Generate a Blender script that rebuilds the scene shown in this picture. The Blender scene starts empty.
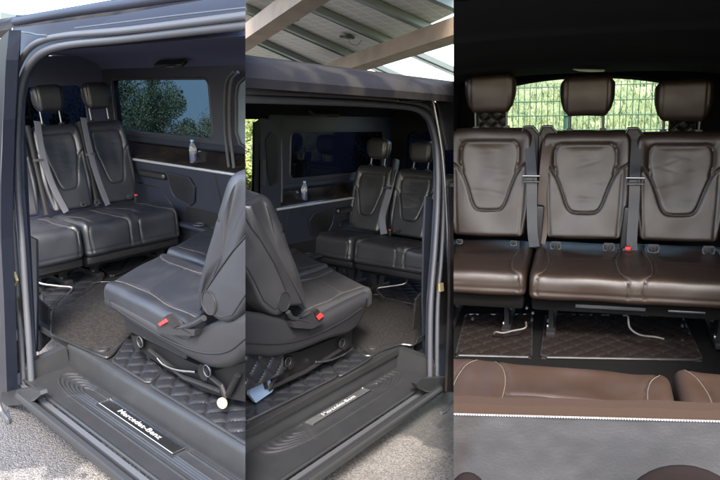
import bpy, bmesh, math, random
import numpy as np
from mathutils import Vector, Matrix, Quaternion
from mathutils import noise as mn
random.seed(7); rng = np.random.default_rng(5)
SC = bpy.context.scene; COL = SC.collection

# ------------------------------------------------------------------ camera, sky, sun, exposure
FPX = 700.0                      # focal length in pixels of a 720 px wide frame
# how the one camera sits in each of the three vans' own frames (rows: right, down, forward; and the eye)
CAL = [
 (np.array([[0.71208, 0.7015, -0.0288], [0.15344, -0.19551, -0.96862], [-0.68512, 0.68532, -0.24685]]), np.array([3.3582, -1.0651, 1.452])),
 (np.array([[0.53681, -0.84269, 0.04132], [-0.13476, -0.13398, -0.98178], [0.83287, 0.52146, -0.18548]]), np.array([-3.5214, -1.6644, 1.5275])),
 (np.array([[0.95425, 0.29394, -0.05488], [0.0299, -0.27642, -0.96057], [-0.29752, 0.91498, -0.27256]]), np.array([-0.0063, -4.0901, 1.6215])),
]
def orth(R):
    u, s, v = np.linalg.svd(R); return u @ v
CAL = [(orth(R), e) for R, e in CAL]
RW, EW = CAL[1]                  # the world is the middle van's frame
cam = bpy.data.cameras.new('camera'); camo = bpy.data.objects.new('camera', cam); COL.objects.link(camo)
cam.sensor_width = 36; cam.lens = 36 * FPX / 720; cam.clip_start = .05; cam.clip_end = 500
M = Matrix.Identity(4)
for i in range(3):
    M[i][0] = RW[0][i]; M[i][1] = -RW[1][i]; M[i][2] = -RW[2][i]; M[i][3] = EW[i]
camo.matrix_world = M; SC.camera = camo
T = []                           # each van frame -> world
for R, e in CAL:
    A = RW.T @ R; b = EW - A @ e
    m = Matrix.Identity(4)
    for i in range(3):
        for j in range(3): m[i][j] = A[i, j]
        m[i][3] = b[i]
    T.append(m)
w = bpy.data.worlds.new('World'); SC.world = w; w.use_nodes = True
nt = w.node_tree; bg = nt.nodes['Background']
sky = nt.nodes.new('ShaderNodeTexSky'); sky.sky_type = 'NISHITA'; sky.sun_disc = False
# sun: behind the camera, high, a little to the left
cam_back = -RW[2]; az = math.atan2(cam_back[0], cam_back[1])      # compass angle of the direction behind the camera
SUN_EL = 46; SUN_AZ = az + math.radians(0)
sd = Vector((math.sin(SUN_AZ) * math.cos(math.radians(SUN_EL)), math.cos(SUN_AZ) * math.cos(math.radians(SUN_EL)), math.sin(math.radians(SUN_EL))))
sky.sun_elevation = math.radians(SUN_EL); sky.sun_rotation = SUN_AZ
sky.dust_density = 3.0; sky.air_density = 1.0; sky.ozone_density = .7
nt.links.new(sky.outputs[0], bg.inputs[0]); bg.inputs[1].default_value = .15
sun = bpy.data.lights.new('sun', 'SUN'); sun.energy = 1.5; sun.angle = math.radians(14); sun.color = (1, .93, .84)
suno = bpy.data.objects.new('sun', sun); COL.objects.link(suno); suno.rotation_euler = sd.to_track_quat('Z', 'Y').to_euler()
SC.view_settings.view_transform = 'Standard'; SC.view_settings.look = 'None'; SC.view_settings.gamma = 1
SC.view_settings.exposure = 3.0
SC.cycles.max_bounces = 8; SC.cycles.transparent_max_bounces = 12; SC.cycles.use_denoising = True

# ------------------------------------------------------------------ helpers
def U(k, u, v, ax, val):         # a point of van frame k on the plane ax = val
    R, e = CAL[k]; d = R.T @ np.array([(u - 360) / FPX, (v - 240) / FPX, 1.0]); i = 'xyz'.index(ax)
    return e + d * (val - e[i]) / d[i]
def bodyY(z): return float(np.interp(z, [-.5, 0, .5, .9, 1.3, 1.56, 1.8], [0, 0, .045, .085, .125, .17, .26]))
def S(k, u, v, off=0.):          # a point on the van's gently leaning outer side
    y = .08
    for _ in range(30):
        p = U(k, u, v, 'y', y + off); y = .5 * y + .5 * bodyY(p[2])
    return p
def smooth(t, a=0., b=1.):
    x = np.clip((np.asarray(t, float) - a) / (b - a), 0, 1); return x * x * (3 - 2 * x)

OBJ = []
def link(o, k, base=None, parent=None):
    COL.objects.link(o); OBJ.append((o, k))
    if parent is not None: o.parent = parent
    else: o.matrix_world = T[k] @ (base if base is not None else Matrix.Identity(4))
    return o
def tag(o, label=None, cat=None, group=None, kind=None):
    if label: o['label'] = label
    if cat: o['category'] = cat
    if group: o['group'] = group
    if kind: o['kind'] = kind
    return o
def thing(name, k, label, cat, base=None, group=None):
    o = bpy.data.objects.new(name, None); o.empty_display_size = .1
    link(o, k, base); return tag(o, label, cat, group)
def mesh(name, V, F, mat, k, parent=None, sm=True, base=None, recalc=True):
    me = bpy.data.meshes.new(name)
    me.from_pydata([tuple(map(float, v)) for v in V], [], [tuple(int(i) for i in f) for f in F])
    if recalc:
        bm = bmesh.new(); bm.from_mesh(me); bmesh.ops.recalc_face_normals(bm, faces=bm.faces); bm.to_mesh(me); bm.free()
    if sm:
        me.polygons.foreach_set('use_smooth', [True] * len(me.polygons))
    me.materials.append(mat)
    if sm: me.set_sharp_from_angle(angle=math.radians(38))
    o = bpy.data.objects.new(name, me)
    return link(o, k, base, parent)
def mesh_multi(name, parts, k, parent=None):
    V = []; F = []; I = []
    for i, (v, f, m_) in enumerate(parts):
        n = len(V); V += [tuple(map(float, q)) for q in v]; F += [tuple(int(a) + n for a in q) for q in f]; I += [i] * len(f)
    o = mesh(name, V, F, parts[0][2], k, parent)
    for v, f, m_ in parts[1:]: o.data.materials.append(m_)
    o.data.polygons.foreach_set('material_index', I); return o
class MB:                        # collects shapes that end up as ONE mesh
    def __init__(s): s.V = []; s.F = []
    def add(s, V, F):
        n = len(s.V); s.V += [tuple(map(float, v)) for v in V]; s.F += [tuple(int(i) + n for i in f) for f in F]; return s
    def build(s, name, mat, k, parent=None, sm=True, base=None): return mesh(name, s.V, s.F, mat, k, parent, sm, base)

def g_tube(P, r, n=8, closed=False, flat=None):
    P = [Vector(p) for p in P]; V = []; F = []; N = len(P); up = None
    R = r if hasattr(r, '__len__') else [r] * N
    for i in range(N):
        a = P[(i - 1) % N] if (i or closed) else P[0]; b = P[(i + 1) % N] if (i < N - 1 or closed) else P[-1]
        t = (b - a).normalized()
        if up is None:
            up = Vector((0, 0, 1)) if abs(t.z) < .9 else Vector((0, 1, 0))
            if flat is not None: up = Vector(flat[1])
        s = t.cross(up).normalized(); up = s.cross(t).normalized()
        for j in range(n):
            q = 2 * math.pi * j / n; fx = flat[0] if flat is not None else 1
            V.append(P[i] + s * math.cos(q) * R[i] + up * math.sin(q) * R[i] * fx)
    for i in range(N if closed else N - 1):
        for j in range(n):
            a = i * n + j; b = i * n + (j + 1) % n; c = ((i + 1) % N) * n + (j + 1) % n; d = ((i + 1) % N) * n + j
            F.append((a, b, c, d))
    if not closed: F += [tuple(range(n))[::-1], tuple(range((N - 1) * n, N * n))]
    return V, F
def spline(P, n=8):              # Catmull-Rom through P
    P = [np.array(p, float) for p in P]; Q = [2 * P[0] - P[1]] + P + [2 * P[-1] - P[-2]]; out = []
    for i in range(1, len(Q) - 2):
        for j in range(n):
            t = j / n; a, b, c, d = Q[i - 1], Q[i], Q[i + 1], Q[i + 2]
            out.append(.5 * (2 * b + (c - a) * t + (2 * a - 5 * b + 4 * c - d) * t * t + (3 * b - a - 3 * c + d) * t ** 3))
    return out + [P[-1]]
def g_box(c, s, bev=.006, seg=2, rot=None):
    bm = bmesh.new(); bmesh.ops.create_cube(bm, size=1)
    for v in bm.verts: v.co = Vector((v.co.x * s[0], v.co.y * s[1], v.co.z * s[2]))
    if bev: bmesh.ops.bevel(bm, geom=bm.edges[:], offset=min(bev, min(s) * .45), segments=seg, profile=.6, affect='EDGES')
    if rot is not None: bmesh.ops.rotate(bm, verts=bm.verts, matrix=rot, cent=(0, 0, 0))
    bm.verts.index_update()
    V = [v.co + Vector(c) for v in bm.verts]; F = [[v.index for v in f.verts] for f in bm.faces]; bm.free(); return V, F
def g_prism(P, d):               # polygon P extruded by vector d, filled at both ends
    P = [Vector(p) for p in P]; n = len(P); d = Vector(d)
    bm = bmesh.new(); a = [bm.verts.new(p) for p in P]; b = [bm.verts.new(p + d) for p in P]
    for i in range(n): bm.faces.new((a[i], a[(i + 1) % n], b[(i + 1) % n], b[i]))
    for ring in (a, b):
        f = bm.faces.new(ring)
        if n > 4: bmesh.ops.triangulate(bm, faces=[f], ngon_method='EAR_CLIP')
    bm.verts.index_update(); V = [v.co.copy() for v in bm.verts]; F = [[v.index for v in f.verts] for f in bm.faces]; bm.free(); return V, F
def g_shell(P, n, th, r):        # a moulded cover: smooth outline, edge rolled over by r, th deep along n
    P = [np.array(p) for p in P]; P = [np.array(p) for p in spline(P + [P[0]], 4)[:-1]]; N = len(P); n = np.array(n, float)
    c = sum(P) / N; rings = []
    tg = [P[(i + 1) % N] - P[i - 1] for i in range(N)]
    inn = []
    area = sum(np.dot(np.cross(P[i] - c, P[(i + 1) % N] - c), n) for i in range(N))
    for i in range(N):
        q = np.cross(n, tg[i]); q /= np.linalg.norm(q) + 1e-9; inn.append(q if area > 0 else -q)
    for f, d in ((0, th), (0, r), (.12, r * .55), (.4, r * .2), (1., 0.)): rings.append([P[i] + inn[i] * r * f + n * d for i in range(N)])
    V = [v for g_ in rings for v in g_]; F = []
    for k_ in range(len(rings) - 1):
        for i in range(N): F.append((k_ * N + i, k_ * N + (i + 1) % N, (k_ + 1) * N + (i + 1) % N, (k_ + 1) * N + i))
    from mathutils.geometry import tessellate_polygon
    L_ = (len(rings) - 1) * N
    for t in tessellate_polygon([[Vector(p) for p in rings[-1]]]): F.append(tuple(L_ + i for i in t))
    for t in tessellate_polygon([[Vector(p) for p in rings[0]]]): F.append(tuple(i for i in t))
    return V, F
def g_grid(f, nu, nv):           # f(i/nu, j/nv) -> point
    V = [f(i / nu, j / nv) for i in range(nu + 1) for j in range(nv + 1)]
    F = [(i * (nv + 1) + j, (i + 1) * (nv + 1) + j, (i + 1) * (nv + 1) + j + 1, i * (nv + 1) + j + 1) for i in range(nu) for j in range(nv)]
    return V, F
def g_rev(prof, n=24, c=(0, 0, 0)):
    V = [(c[0] + r * math.cos(2 * math.pi * j / n), c[1] + r * math.sin(2 * math.pi * j / n), c[2] + z) for r, z in prof for j in range(n)]
    F = [(i * n + j, i * n + (j + 1) % n, (i + 1) * n + (j + 1) % n, (i + 1) * n + j) for i in range(len(prof) - 1) for j in range(n)]
    return V, F + [tuple(range(n))[::-1], tuple(range((len(prof) - 1) * n, len(prof) * n))]
def g_disc(c, nrm, r, h=.006, n=20):
    nrm = Vector(nrm).normalized(); c = Vector(c); s = nrm.orthogonal().normalized(); t = nrm.cross(s)
    P = [c + s * r * math.cos(2 * math.pi * j / n) + t * r * math.sin(2 * math.pi * j / n) for j in range(n)]
    return g_prism(P, nrm * h)
def g_ribbon(P, wv, wd, th=.0025):
    P = [Vector(p) for p in P]; V = []; F = []
    for i, p in enumerate(P):
        t = (P[min(i + 1, len(P) - 1)] - P[max(i - 1, 0)]).normalized(); wq = Vector(wv[i] if isinstance(wv, list) else wv)
        wq = (wq - t * wq.dot(t)).normalized(); nn = t.cross(wq).normalized()
        for a, b in ((-1, -1), (1, -1), (1, 1), (-1, 1)): V.append(p + wq * a * wd / 2 + nn * b * th / 2)
    for i in range(len(P) - 1):
        for j in range(4): F.append((i * 4 + j, i * 4 + (j + 1) % 4, (i + 1) * 4 + (j + 1) % 4, (i + 1) * 4 + j))
    return V, F + [(3, 2, 1, 0), tuple(range(len(V) - 4, len(V)))]

# ------------------------------------------------------------------ materials
def mat(name, col, rough=.5, metal=0., spec=.5, noise=None, bump=None, coat=0., sheen=0., trans=0., rvar=None, alpha=None):
    m = bpy.data.materials.new(name); m.use_nodes = True; n = m.node_tree.nodes; l = m.node_tree.links; b = n['Principled BSDF']
    c = (*col, 1); b.inputs['Base Color'].default_value = c; b.inputs['Roughness'].default_value = rough; b.inputs['Metallic'].default_value = metal
    b.inputs['Specular IOR Level'].default_value = spec
    if coat: b.inputs['Coat Weight'].default_value = coat; b.inputs['Coat Roughness'].default_value = .05
    if sheen: b.inputs['Sheen Weight'].default_value = sheen
    if trans: b.inputs['Transmission Weight'].default_value = trans
    tc = n.new('ShaderNodeTexCoord'); co = tc.outputs['Object']
    def tex(scale, detail=4, kind='noise'):
        t = n.new('ShaderNodeTexNoise' if kind == 'noise' else 'ShaderNodeTexVoronoi'); t.inputs['Scale'].default_value = scale
        if kind == 'noise': t.inputs['Detail'].default_value = detail
        l.new(co, t.inputs['Vector']); return t
    if noise:                    # (scale, second colour, lo, hi)
        t = tex(noise[0], noise[4] if len(noise) > 4 else 4); r = n.new('ShaderNodeValToRGB'); r.color_ramp.elements[0].position = noise[2]; r.color_ramp.elements[1].position = noise[3]
        r.color_ramp.elements[0].color = c; r.color_ramp.elements[1].color = (*noise[1], 1); l.new(t.outputs[0], r.inputs[0]); l.new(r.outputs[0], b.inputs['Base Color'])
    if rvar:
        t = tex(rvar[0], 5); mr = n.new('ShaderNodeMapRange'); mr.inputs['From Min'].default_value = .3; mr.inputs['From Max'].default_value = .7
        mr.inputs['To Min'].default_value = rvar[1]; mr.inputs['To Max'].default_value = rvar[2]; l.new(t.outputs[0], mr.inputs[0]); l.new(mr.outputs[0], b.inputs['Roughness'])
    if bump:                     # list of (kind, scale, strength, distance)
        prev = None
        for kd, sc_, st, ds in bump:
            t = tex(sc_, 5, kd); bp = n.new('ShaderNodeBump'); bp.inputs['Strength'].default_value = st; bp.inputs['Distance'].default_value = ds
            l.new(t.outputs[0], bp.inputs['Height'])
            if prev: l.new(prev.outputs[0], bp.inputs['Normal'])
            prev = bp
        l.new(prev.outputs[0], b.inputs['Normal'])
    return m
GR = [('voronoi', 420, .4, .0006), ('noise', 16, .18, .005)]
leather = mat('black_leather', (.012, .0125, .014), .36, spec=.8, bump=GR, rvar=(9, .33, .5))
leather_haze = mat('black_leather_haze_tint', (.014, .016, .021), .38, spec=.75, bump=GR, rvar=(7, .34, .52))  # black leather with the left van's bluish haze tinted into the colour
leather_lit = mat('black_leather_lit_copy', (.026, .0265, .029), .38, spec=.85, bump=GR, rvar=(9, .33, .5))  # lighter copy of the black leather, brightness put in for a dim interior
brown = mat('dark_brown_leather', (.0190, .0112, .0078), .42, spec=.55, bump=GR, rvar=(7, .40, .47))
taupe = mat('taupe_leather', (.022, .0128, .0088), .45, spec=.5, bump=GR, rvar=(9, .38, .55))
grey_face = mat('scuffed_grey_vinyl', (.025, .026, .029), .5, bump=[('voronoi', 160, .3, .001), ('noise', 18, .3, .005)], noise=(3.2, (.017, .015, .015), .60, .74), rvar=(12, .46, .54))
piping = mat('black_piping', (.008, .008, .009), .5)
stitch = mat('pale_stitching', (.10, .085, .07), .7)
bead = mat('white_stitching', (.30, .31, .32), .8, spec=.1)
plastic = mat('black_plastic', (.013, .0135, .015), .48, bump=[('voronoi', 300, .4, .0006)], rvar=(6, .4, .58))
rockm = mat('satin_black_rocker', (.016, .0165, .018), .4, bump=[('voronoi', 260, .3, .0005)])
tray_m = mat('grey_black_step_plastic', (.015, .016, .018), .42, bump=[('voronoi', 260, .5, .0007), ('noise', 60, .3, .001)], noise=(14, (.0175, .018, .0195), .45, .70, 9), rvar=(5, .36, .5))
shellm = mat('charcoal_seat_shell', (.016, .0165, .019), .45, bump=[('voronoi', 500, .5, .0007)])
trimp = mat('charcoal_trim_panel', (.020, .024, .036), .5, bump=[('voronoi', 350, .3, .0005)])  # blue haze cast is mixed into the charcoal
liner_haze = mat('haze_blue_headliner_fabric', (.045, .055, .105), .95, bump=[('noise', 500, .5, .001)])  # the blue is lens-flare haze painted into the fabric colour
linerB = mat('black_headliner_fabric', (.008, .010, .012), .95, spec=.15, bump=[('noise', 500, .5, .001)])
rubber = mat('grey_rubber_seal', (.046, .050, .060), .48, spec=.45, bump=[('noise', 80, .2, .001)])
rubberD = mat('black_rubber_seal', (.035, .037, .042), .5)
paint = mat('black_gloss_paint', (.010, .010, .012), .3, coat=.0, spec=.05, noise=(4, (.02, .019, .018), .45, .6), rvar=(6, .3, .5)); paint.node_tree.nodes['Principled BSDF'].inputs['IOR'].default_value = 1.08
doorm = mat('dark_door_edge_paint', (.006, .0075, .013), .3, spec=.3)
paint2 = mat('blue_black_inner_paint', (.016, .020, .034), .55, spec=.25)
chrome = mat('chrome', (.75, .76, .78), .16, 1.0)
steel = mat('dull_steel', (.20, .205, .215), .42, 1.0, bump=[('noise', 60, .3, .001)])
blackmetal = mat('black_metal', (.010, .010, .011), .45, .0, spec=.3)
lampm = mat('pale_lamp_lens', (.20, .20, .19), .3)
darkh = mat('soft_black_cover', (.007, .005, .005), .9, spec=.05)
rollm = mat('matt_brown_roll', (.020, .0125, .009), .8, spec=.08, bump=GR)
dimsteel = mat('dull_grey_bar', (.03, .027, .024), .5)
floor3 = mat('black_floor_lining', (.004, .004, .004), .85, spec=.06, bump=[('noise', 200, .4, .001)])
silver = mat('satin_silver_trim', (.62, .63, .65), .38, .55)
alu = mat('brushed_plate_dark', (.02, .021, .022), .22, .6, rvar=(20, .15, .35))
aluL = mat('brushed_plate_grey', (.07, .072, .075), .4, .3, rvar=(20, .2, .4))
letter = mat('silver_lettering', (.26, .265, .275), .5, .0)
wood = mat('dark_wood_trim', (.010, .008, .007), .25, coat=.6, noise=(9, (.022, .017, .014), .45, .65))
carpet = mat('grey_carpet', (.014, .0135, .014), .95, spec=.1, noise=(60, (.030, .0285, .028), .4, .7), bump=[('noise', 420, 1, .004), ('noise', 12, .4, .01)])
quilt = mat('black_quilted_leatherette', (.012, .013, .016), .36, bump=GR)
quiltB = mat('brown_quilted_leatherette', (.0065, .0045, .004), .75, spec=.12, bump=GR)
belt = mat('grey_seat_belt_webbing', (.042, .045, .052), .45, bump=[('voronoi', 600, .6, .0006)])
beltL = mat('light_grey_webbing', (.13, .135, .155), .5, bump=[('voronoi', 600, .6, .0006)])
beltB = mat('bronze_brown_webbing', (.05, .032, .023), .5, bump=[('voronoi', 600, .6, .0006)])
red = mat('red_button', (.65, .03, .03), .4)
waterm = mat('clear_water_bottle', (.80, .88, .98), .06, spec=.8, trans=.85)
capm = mat('blue_cap', (.25, .45, .85), .4)
labelm = mat('dark_bottle_label', (.06, .07, .13), .4)
creamm = mat('cream_tag', (.26, .22, .11), .6)
bluesheet = mat('pale_blue_sheet', (.13, .19, .29), .5)
concrete = mat('tan_concrete', (.20, .155, .115), .8, noise=(3, (.14, .115, .09), .4, .7), bump=[('noise', 30, .4, .01)])
panelm = mat('solar_panel_back', (.55, .52, .46), .6)
n_ = panelm.node_tree.nodes; bt = n_.new('ShaderNodeTexBrick'); bt.inputs['Scale'].default_value = 1.0; bt.offset = 0; bt.inputs['Brick Width'].default_value = .17; bt.inputs['Row Height'].default_value = .17
bt.inputs['Mortar Size'].default_value = .012; bt.inputs['Color1'].default_value = (.36, .355, .35, 1); bt.inputs['Color2'].default_value = (.40, .395, .385, 1); bt.inputs['Mortar'].default_value = (.50, .49, .45, 1)
tcn = n_.new('ShaderNodeTexCoord'); panelm.node_tree.links.new(tcn.outputs['Object'], bt.inputs['Vector']); panelm.node_tree.links.new(bt.outputs[0], n_['Principled BSDF'].inputs['Base Color'])
galv = mat('galvanised_rail', (.13, .155, .15), .5, .3)
greenp = mat('green_fence_coating', (.010, .040, .028), .5)
barkm = mat('bark', (.07, .055, .04), .9)
whitew = mat('white_wall_paint', (.75, .76, .78), .6)
def glass(name, tint, ior=1.5):
    m = bpy.data.materials.new(name); m.use_nodes = True; n = m.node_tree.nodes; l = m.node_tree.links; n.clear()
    o = n.new('ShaderNodeOutputMaterial'); t = n.new('ShaderNodeBsdfTransparent'); t.inputs[0].default_value = (*tint, 1)
    g = n.new('ShaderNodeBsdfGlossy'); g.inputs['Roughness'].default_value = .03; mx = n.new('ShaderNodeMixShader')
    f = n.new('ShaderNodeLayerWeight'); f.inputs[0].default_value = .5
    pw = n.new('ShaderNodeMath'); pw.operation = 'POWER'; pw.inputs[1].default_value = 4; ma = n.new('ShaderNodeMath'); ma.operation = 'MULTIPLY_ADD'; ma.inputs[1].default_value = .6 * (ior - 1) * 2; ma.inputs[2].default_value = .04 * (ior - 1) * 2
    l.new(f.outputs['Facing'], pw.inputs[0]); l.new(pw.outputs[0], ma.inputs[0]); l.new(ma.outputs[0], mx.inputs[0]); l.new(t.outputs[0], mx.inputs[1]); l.new(g.outputs[0], mx.inputs[2]); l.new(mx.outputs[0], o.inputs[0]); return m
tint = glass('tinted_window_glass', (.26, .31, .36), 1.2); dtint = glass('dark_privacy_glass', (.05, .06, .09), 1.12); clear = glass('clear_rear_glass', (.86, .92, .86))
pale_glass = mat('glass_painted_sky_blue', (.10, .14, .18), .1, spec=.8)  # opaque pane, the sky's pale blue is painted into its colour
def leafm(name, a, b):
    m = mat(name, a, .6, noise=(2.2, b, .35, .65, 6)); return m
leafD = leafm('dark_green_leaves', (.030, .050, .028), (.08, .12, .055)); leafY = leafm('yellow_green_leaves', (.16, .21, .05), (.34, .36, .12))
grassm = mat('pale_green_grass', (.085, .108, .055), .9, noise=(3.5, (.17, .19, .11), .35, .62, 9), bump=[('noise', 14, 1, .08)])
bladem = mat('grass_blades', (.085, .11, .05), .8, noise=(5, (.17, .19, .10), .35, .65))
def asphalt_mat(name, dark_spot):     # aggregate, and a darker, smoother patch with its own ragged outline
    m = bpy.data.materials.new(name); m.use_nodes = True; n = m.node_tree.nodes; l = m.node_tree.links; b = n['Principled BSDF']
    tc = n.new('ShaderNodeTexCoord'); co = tc.outputs['Object']
    v = n.new('ShaderNodeTexVoronoi'); v.inputs['Scale'].default_value = 150; l.new(co, v.inputs[0])
    r = n.new('ShaderNodeValToRGB'); e = r.color_ramp.elements; e[0].position = .08; e[0].color = (.075, .071, .068, 1); e[1].position = .95; e[1].color = (.19, .177, .168, 1)
    x = e.new(.55); x.color = (.13, .123, .117, 1)
    sp = n.new('ShaderNodeSeparateColor'); l.new(v.outputs['Color'], sp.inputs[0]); l.new(sp.outputs[0], r.inputs[0])
    ns = n.new('ShaderNodeTexNoise'); ns.inputs['Scale'].default_value = 5; ns.inputs['Detail'].default_value = 8; l.new(co, ns.inputs[0])
    # dark patch: distance from its middle plus noise
    mp = n.new('ShaderNodeVectorMath'); mp.operation = 'SUBTRACT'; mp.inputs[1].default_value = dark_spot[0]; l.new(co, mp.inputs[0])
    ms = n.new('ShaderNodeVectorMath'); ms.operation = 'MULTIPLY'; ms.inputs[1].default_value = dark_spot[1]; l.new(mp.outputs[0], ms.inputs[0])
    ln = n.new('ShaderNodeVectorMath'); ln.operation = 'LENGTH'; l.new(ms.outputs[0], ln.inputs[0])
    ad = n.new('ShaderNodeMath'); ad.operation = 'MULTIPLY_ADD'; ad.inputs[1].default_value = 1.3; l.new(ns.outputs[0], ad.inputs[0]); l.new(ln.outputs['Value'], ad.inputs[2])
    st = n.new('ShaderNodeMapRange'); st.inputs['From Min'].default_value = 1.58; st.inputs['From Max'].default_value = 1.66; l.new(ad.outputs[0], st.inputs[0])
    mx = n.new('ShaderNodeMix'); mx.data_type = 'RGBA'; mx.blend_type = 'MULTIPLY'; mx.inputs[0].default_value = 1
    l.new(r.outputs[0], mx.inputs[6])
    cr = n.new('ShaderNodeValToRGB'); cr.color_ramp.elements[0].color = (.50, .50, .52, 1); cr.color_ramp.elements[1].color = (1, 1, 1, 1)
    l.new(st.outputs[0], cr.inputs[0]); l.new(cr.outputs[0], mx.inputs[7])
    n2 = n.new('ShaderNodeTexNoise'); n2.inputs['Scale'].default_value = 1.7; n2.inputs['Detail'].default_value = 5; l.new(co, n2.inputs[0])
    c2 = n.new('ShaderNodeValToRGB'); c2.color_ramp.elements[0].position = .3; c2.color_ramp.elements[0].color = (.72, .72, .74, 1); c2.color_ramp.elements[1].position = .7; c2.color_ramp.elements[1].color = (1, 1, 1, 1)
    l.new(n2.outputs[0], c2.inputs[0])
    m2 = n.new('ShaderNodeMix'); m2.data_type = 'RGBA'; m2.blend_type = 'MULTIPLY'; m2.inputs[0].default_value = 1; l.new(mx.outputs[2], m2.inputs[6]); l.new(c2.outputs[0], m2.inputs[7])
    l.new(m2.outputs[2], b.inputs['Base Color']); l.new(st.outputs[0], b.inputs['Roughness'])
    rr = n.new('ShaderNodeMapRange'); rr.inputs['To Min'].default_value = .45; rr.inputs['To Max'].default_value = .9; l.new(st.outputs[0], rr.inputs[0]); l.new(rr.outputs[0], b.inputs['Roughness'])
    bp = n.new('ShaderNodeBump'); bp.inputs['Strength'].default_value = .9; bp.inputs['Distance'].default_value = .006; l.new(v.outputs['Distance'], bp.inputs['Height']); bp.invert = True
    l.new(bp.outputs[0], b.inputs['Normal']); return m

# ------------------------------------------------------------------ upholstery
def round_poly(P, R, step):      # polygon (y,z) with rounded corners, resampled
    n = len(P); out = []
    for i in range(n):
        p = np.array(P[i], float); a = np.array(P[i - 1], float) - p; b = np.array(P[(i + 1) % n], float) - p
        la, lb = np.linalg.norm(a), np.linalg.norm(b); r = min(R[i], la * .48, lb * .48)
        if r < 1e-4: out.append(p); continue
        A = p + a / la * r; B = p + b / lb * r
        for t in np.linspace(0, 1, 9): out.append((1 - t) ** 2 * A + 2 * t * (1 - t) * p + t * t * B)
    out = np.array(out); out = np.vstack([out, out[:1]])
    d = np.r_[0, np.cumsum(np.linalg.norm(np.diff(out, axis=0), axis=1))]
    m = max(24, int(d[-1] / step)); s = np.linspace(0, d[-1], m, endpoint=False)
    return np.c_[np.interp(s, d, out[:, 0]), np.interp(s, d, out[:, 1])], s, d[-1]
def seg_dist(px, py, poly):
    best = np.full(px.shape, 9.)
    for (ax, ay), (bx, by) in zip(poly[:-1], poly[1:]):
        dx, dy = bx - ax, by - ay; L2 = dx * dx + dy * dy + 1e-12
        t = np.clip(((px - ax) * dx + (py - ay) * dy) / L2, 0, 1)
        best = np.minimum(best, np.hypot(px - ax - t * dx, py - ay - t * dy))
    return best
class Pad:
    """A stuffed leather pad: a rounded closed profile in (y,z), carried across x with rounded ends, seams pressed in."""
    def __init__(s, prof, rad, W, rr, wf=None, seams=(), disp=None, step=.008, na=72, xoff=None, seed=0):
        P, sl, L = round_poly(prof, rad, step)
        area = 0.5 * np.sum(P[:, 0] * np.roll(P[:, 1], -1) - np.roll(P[:, 0], -1) * P[:, 1])
        tn = np.roll(P, -1, 0) - np.roll(P, 1, 0); tn /= np.linalg.norm(tn, axis=1)[:, None] + 1e-12
        N = np.c_[tn[:, 1], -tn[:, 0]] * (1 if area > 0 else -1)
        s.P, s.s, s.L, s.N = P, sl, L, N
        wv = np.array([wf(p) for p in P]) if wf else np.ones(len(P)); s.wv = wv; s.W = W
        ne = 8; edge = 1 - (rr / W) * (1 - np.sin(np.linspace(0, math.pi / 2, ne + 1)))   # clusters towards the end
        mid = np.linspace(-edge[0], edge[0], na); a = np.r_[-edge[1:][::-1], mid, edge[1:]]; s.a = a
        A, I = np.meshgrid(a, np.arange(len(P))); X = A * W * wv[:, None]
        e = np.clip((np.abs(A) * W - (W - rr)) / rr, 0, 1); ins = rr * (1 - np.sqrt(np.clip(1 - e * e, 0, 1)))
        SS = np.repeat(sl[:, None], len(a), 1); D = np.zeros_like(X)
        for poly, dep, wd in seams: D -= dep * np.exp(-(seg_dist(X, SS, poly) / wd) ** 2)
        if disp is not None: D += disp(X, SS, A)
        ph = rng.uniform(0, 6.28, 6)
        D += .0016 * (np.sin(X * 17 + ph[0] + 2 * np.sin(SS * 9 + ph[1])) + np.sin(SS * 23 + ph[2] + 2 * np.sin(X * 11 + ph[3])))
        off = D - ins
        Y = P[:, 0][:, None] + N[:, 0][:, None] * off; Z = P[:, 1][:, None] + N[:, 1][:, None] * off
        if xoff is not None: X = X + 0; Y = Y + xoff * X
        s.X, s.Y, s.Z = X, Y, Z
        n, m = X.shape; V = np.stack([X, Y, Z], -1).reshape(-1, 3)
        F = [(i * m + j, ((i + 1) % n) * m + j, ((i + 1) % n) * m + j + 1, i * m + j + 1) for i in range(n) for j in range(m - 1)]
        c0 = len(V); V = np.vstack([V, [[X[:, 0].mean(), Y[:, 0].mean(), Z[:, 0].mean()], [X[:, -1].mean(), Y[:, -1].mean(), Z[:, -1].mean()]]])
        for i in range(n):
            F.append((i * m, ((i + 1) % n) * m, c0)); F.append((i * m + m - 1, ((i + 1) % n) * m + m - 1, c0 + 1))
        s.V, s.F = V, F
    def at(s, x, sl, out=.001):  # surface point by x and arc length
        i = (sl / s.L * len(s.P)) % len(s.P); i0 = int(i); f = i - i0; i1 = (i0 + 1) % len(s.P); r = []
        for k in (i0, i1):
            r.append(np.array([x, np.interp(x, s.X[k], s.Y[k]), np.interp(x, s.X[k], s.Z[k])]) + out * np.array([0, s.N[k, 0], s.N[k, 1]]))
        return r[0] * (1 - f) + r[1] * f
    def line(s, poly, out=.001, step=.02):
        pts = []
        for (ax, ay), (bx, by) in zip(poly[:-1], poly[1:]):
            m = max(1, int(math.hypot(bx - ax, by - ay) / step))
            pts += [s.at(ax + (bx - ax) * t / m, ay + (by - ay) * t / m, out) for t in range(m)]
        return pts + [s.at(poly[-1][0], poly[-1][1], out)]
def shift(V, d): return [(v[0] + d[0], v[1] + d[1], v[2] + d[2]) for v in V]
def sm_poly(P, n=6): return [tuple(p) for p in spline(P, n)]

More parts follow.
